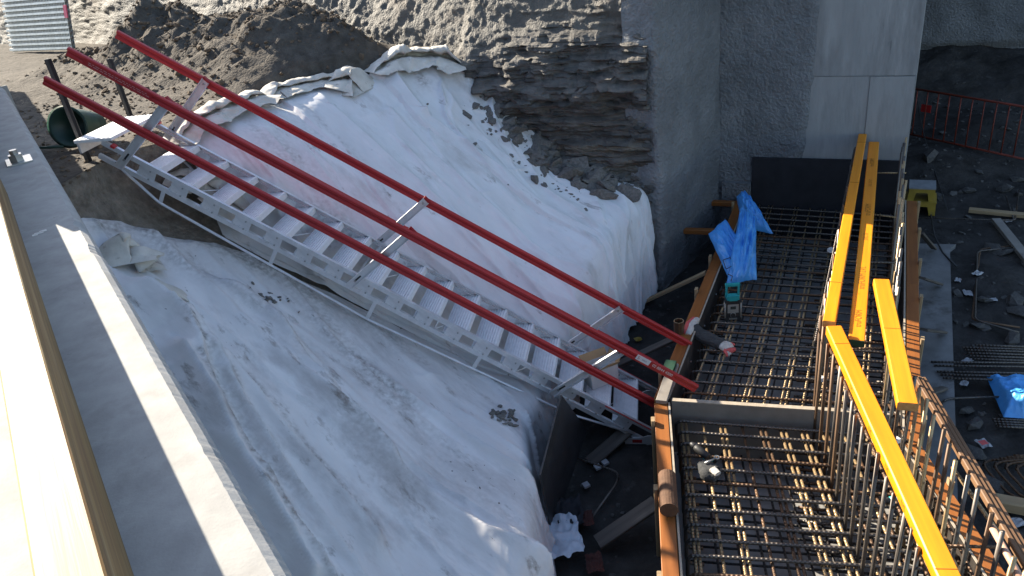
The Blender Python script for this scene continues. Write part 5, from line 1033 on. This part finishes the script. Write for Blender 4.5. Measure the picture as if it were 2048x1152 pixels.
m = MB(); m.add(np.concatenate(rings), [(k * n + i, k * n + (i + 1) % n, (k + 1) * n + (i + 1) % n, (k + 1) * n + i) for k in range(len(rings) - 1) for i in range(n)]); m.build('shell', 'tub', tb_, smooth=True)
h0 = cc_ + ax * .15 - sdx * .1 - upx * .2; m = MB(); m.tube([h0, h0 - sdx * .18 + ax * .05, h0 - sdx * .36 + ax * .08], .016, 8); m.build('handle', 'tub', tb_, smooth=True)
# mesh panel on the far left
w0, w1 = at(22, 104, 3.45), at(146, 100, 3.45); wdv = nrm(w1 - w0); WLL = np.linalg.norm(w1 - w0); bk = nrm(np.cross(wdv, ZV)); bk = bk if bk[1] > 0 else -bk; upv = nrm(ZV + bk * 0.25)
mp_ = thing('mesh_panel', (w0 + w1) / 2, 'stack of pale ribbed steel mesh sheets leaning at top left', 'mesh panel')
for k in range(24):
    p, q = w0 + upv * (.05 + k * .1), w1 + upv * (.05 + k * .1); m = MB(); m.box((p + q) / 2, wdv * WLL / 2, upv * .022, bk * .02); m.build('rib', 'galv', mp_)
for k in range(int(WLL / .055)):
    p = w0 + wdv * (.03 + k * .055) + bk * .028; m = MB(); m.box(p + upv * 1.2, wdv * .009, upv * 1.2, bk * .006); m.build('wire', 'galv', mp_)
m = MB(); m.box((w0 + w1) / 2 + upv * 1.2 + bk * .06, wdv * WLL / 2, upv * 1.2, bk * .004); m.build('backing_sheet', 'grille', mp_)
p = w1 + wdv * .25 + ZV * .75; m = MB(); m.box(p, wdv * .05, upv * .12, bk * .01); tag(m.build('pink_marker', 'pink'), 'bright pink marker flag right of the mesh sheets', 'marker')
# clods on the mounds
pts, sz = [], []
for (a, b_, r, hh) in MOUNDS:
    A, B = at(*a), at(*b_)
    for k in range(700):
        q = A + (B - A) * random.uniform(-.1, 1.1); x, y = q[0] + random.gauss(0, r * .5), q[1] + random.gauss(0, r * .5); pts.append((x, y, bench_z(x, y) - .01)); sz.append(min(abs(random.gauss(0, .019)) + .01, .06))
for k in range(1500):
    u, v = random.uniform(-8.5, -5.2), random.uniform(-1.5, 5); q = uvw(u, v, 0); pts.append((q[0], q[1], bench_z(q[0], q[1]))); sz.append(random.uniform(.01, .03) * (2.2 if random.random() < .06 else 1))
scatter('soil_clods', pts, sz, 'clod', 2, 'loose brown soil clods over the mounds and bench', 'soil', 0.8)
# rubble between the sheet and the rock
rb = np.array([(4.02, .30), (3.95, .38), (3.85, .46), (3.7, .54), (3.55, .60), (3.5, .66), (3.42, .72)]); pts, sz = [], []
for k in range(130):
    t = random.random(); q = rb[0] + 0; i = t * (len(rb) - 1); j = int(min(i, len(rb) - 2)); q = rb[j] + (rb[j + 1] - rb[j]) * (i - j)
    v, tq = q[0] + random.gauss(-.2, .16), q[1] + random.gauss(0, .03); s = random.uniform(.05, .13) * (1.0 + .9 * t) * random.uniform(.6, 1.15)
    p = cp(v, tq, .10 + .02 * random.random()); o = place('stone', ROCKS[k % 6], None, p, rotm(jit(.7), jit(.7), random.uniform(0, 6)) * s); tag(o, 'broken grey shale stone in the rubble between sheet and rock face', 'stone', 'rubble stones at the rock face')
for k in range(1600):
    t = random.random() ** .8; i = t * (len(rb) - 1); j = int(min(i, len(rb) - 2)); q = rb[j] + (rb[j + 1] - rb[j]) * (i - j)
    pts.append(cp(q[0] + random.gauss(-.2, .2), q[1] + random.gauss(0, .04), .09)); sz.append(random.uniform(.01, .05))
for (v, t, n, s) in ((-.38, .333, 26, .035), (-.57, .732, 40, .035), (-.3, .36, 5, .02), (3.55, .2, 20, .03)):
    for k in range(n): pts.append(cp(v + random.gauss(0, .06), t + random.gauss(0, .012), .07)); sz.append(random.uniform(.012, s))
for k in range(150):
    v, t = random.uniform(-2.5, .3), random.uniform(.2, .75); pts.append(cp(v, t, .05)); sz.append(random.uniform(.004, .011))
scatter('rubble_chips', pts, sz, 'stone', 3, 'small grey stone chips on the sheets and along the rock', 'rubble')
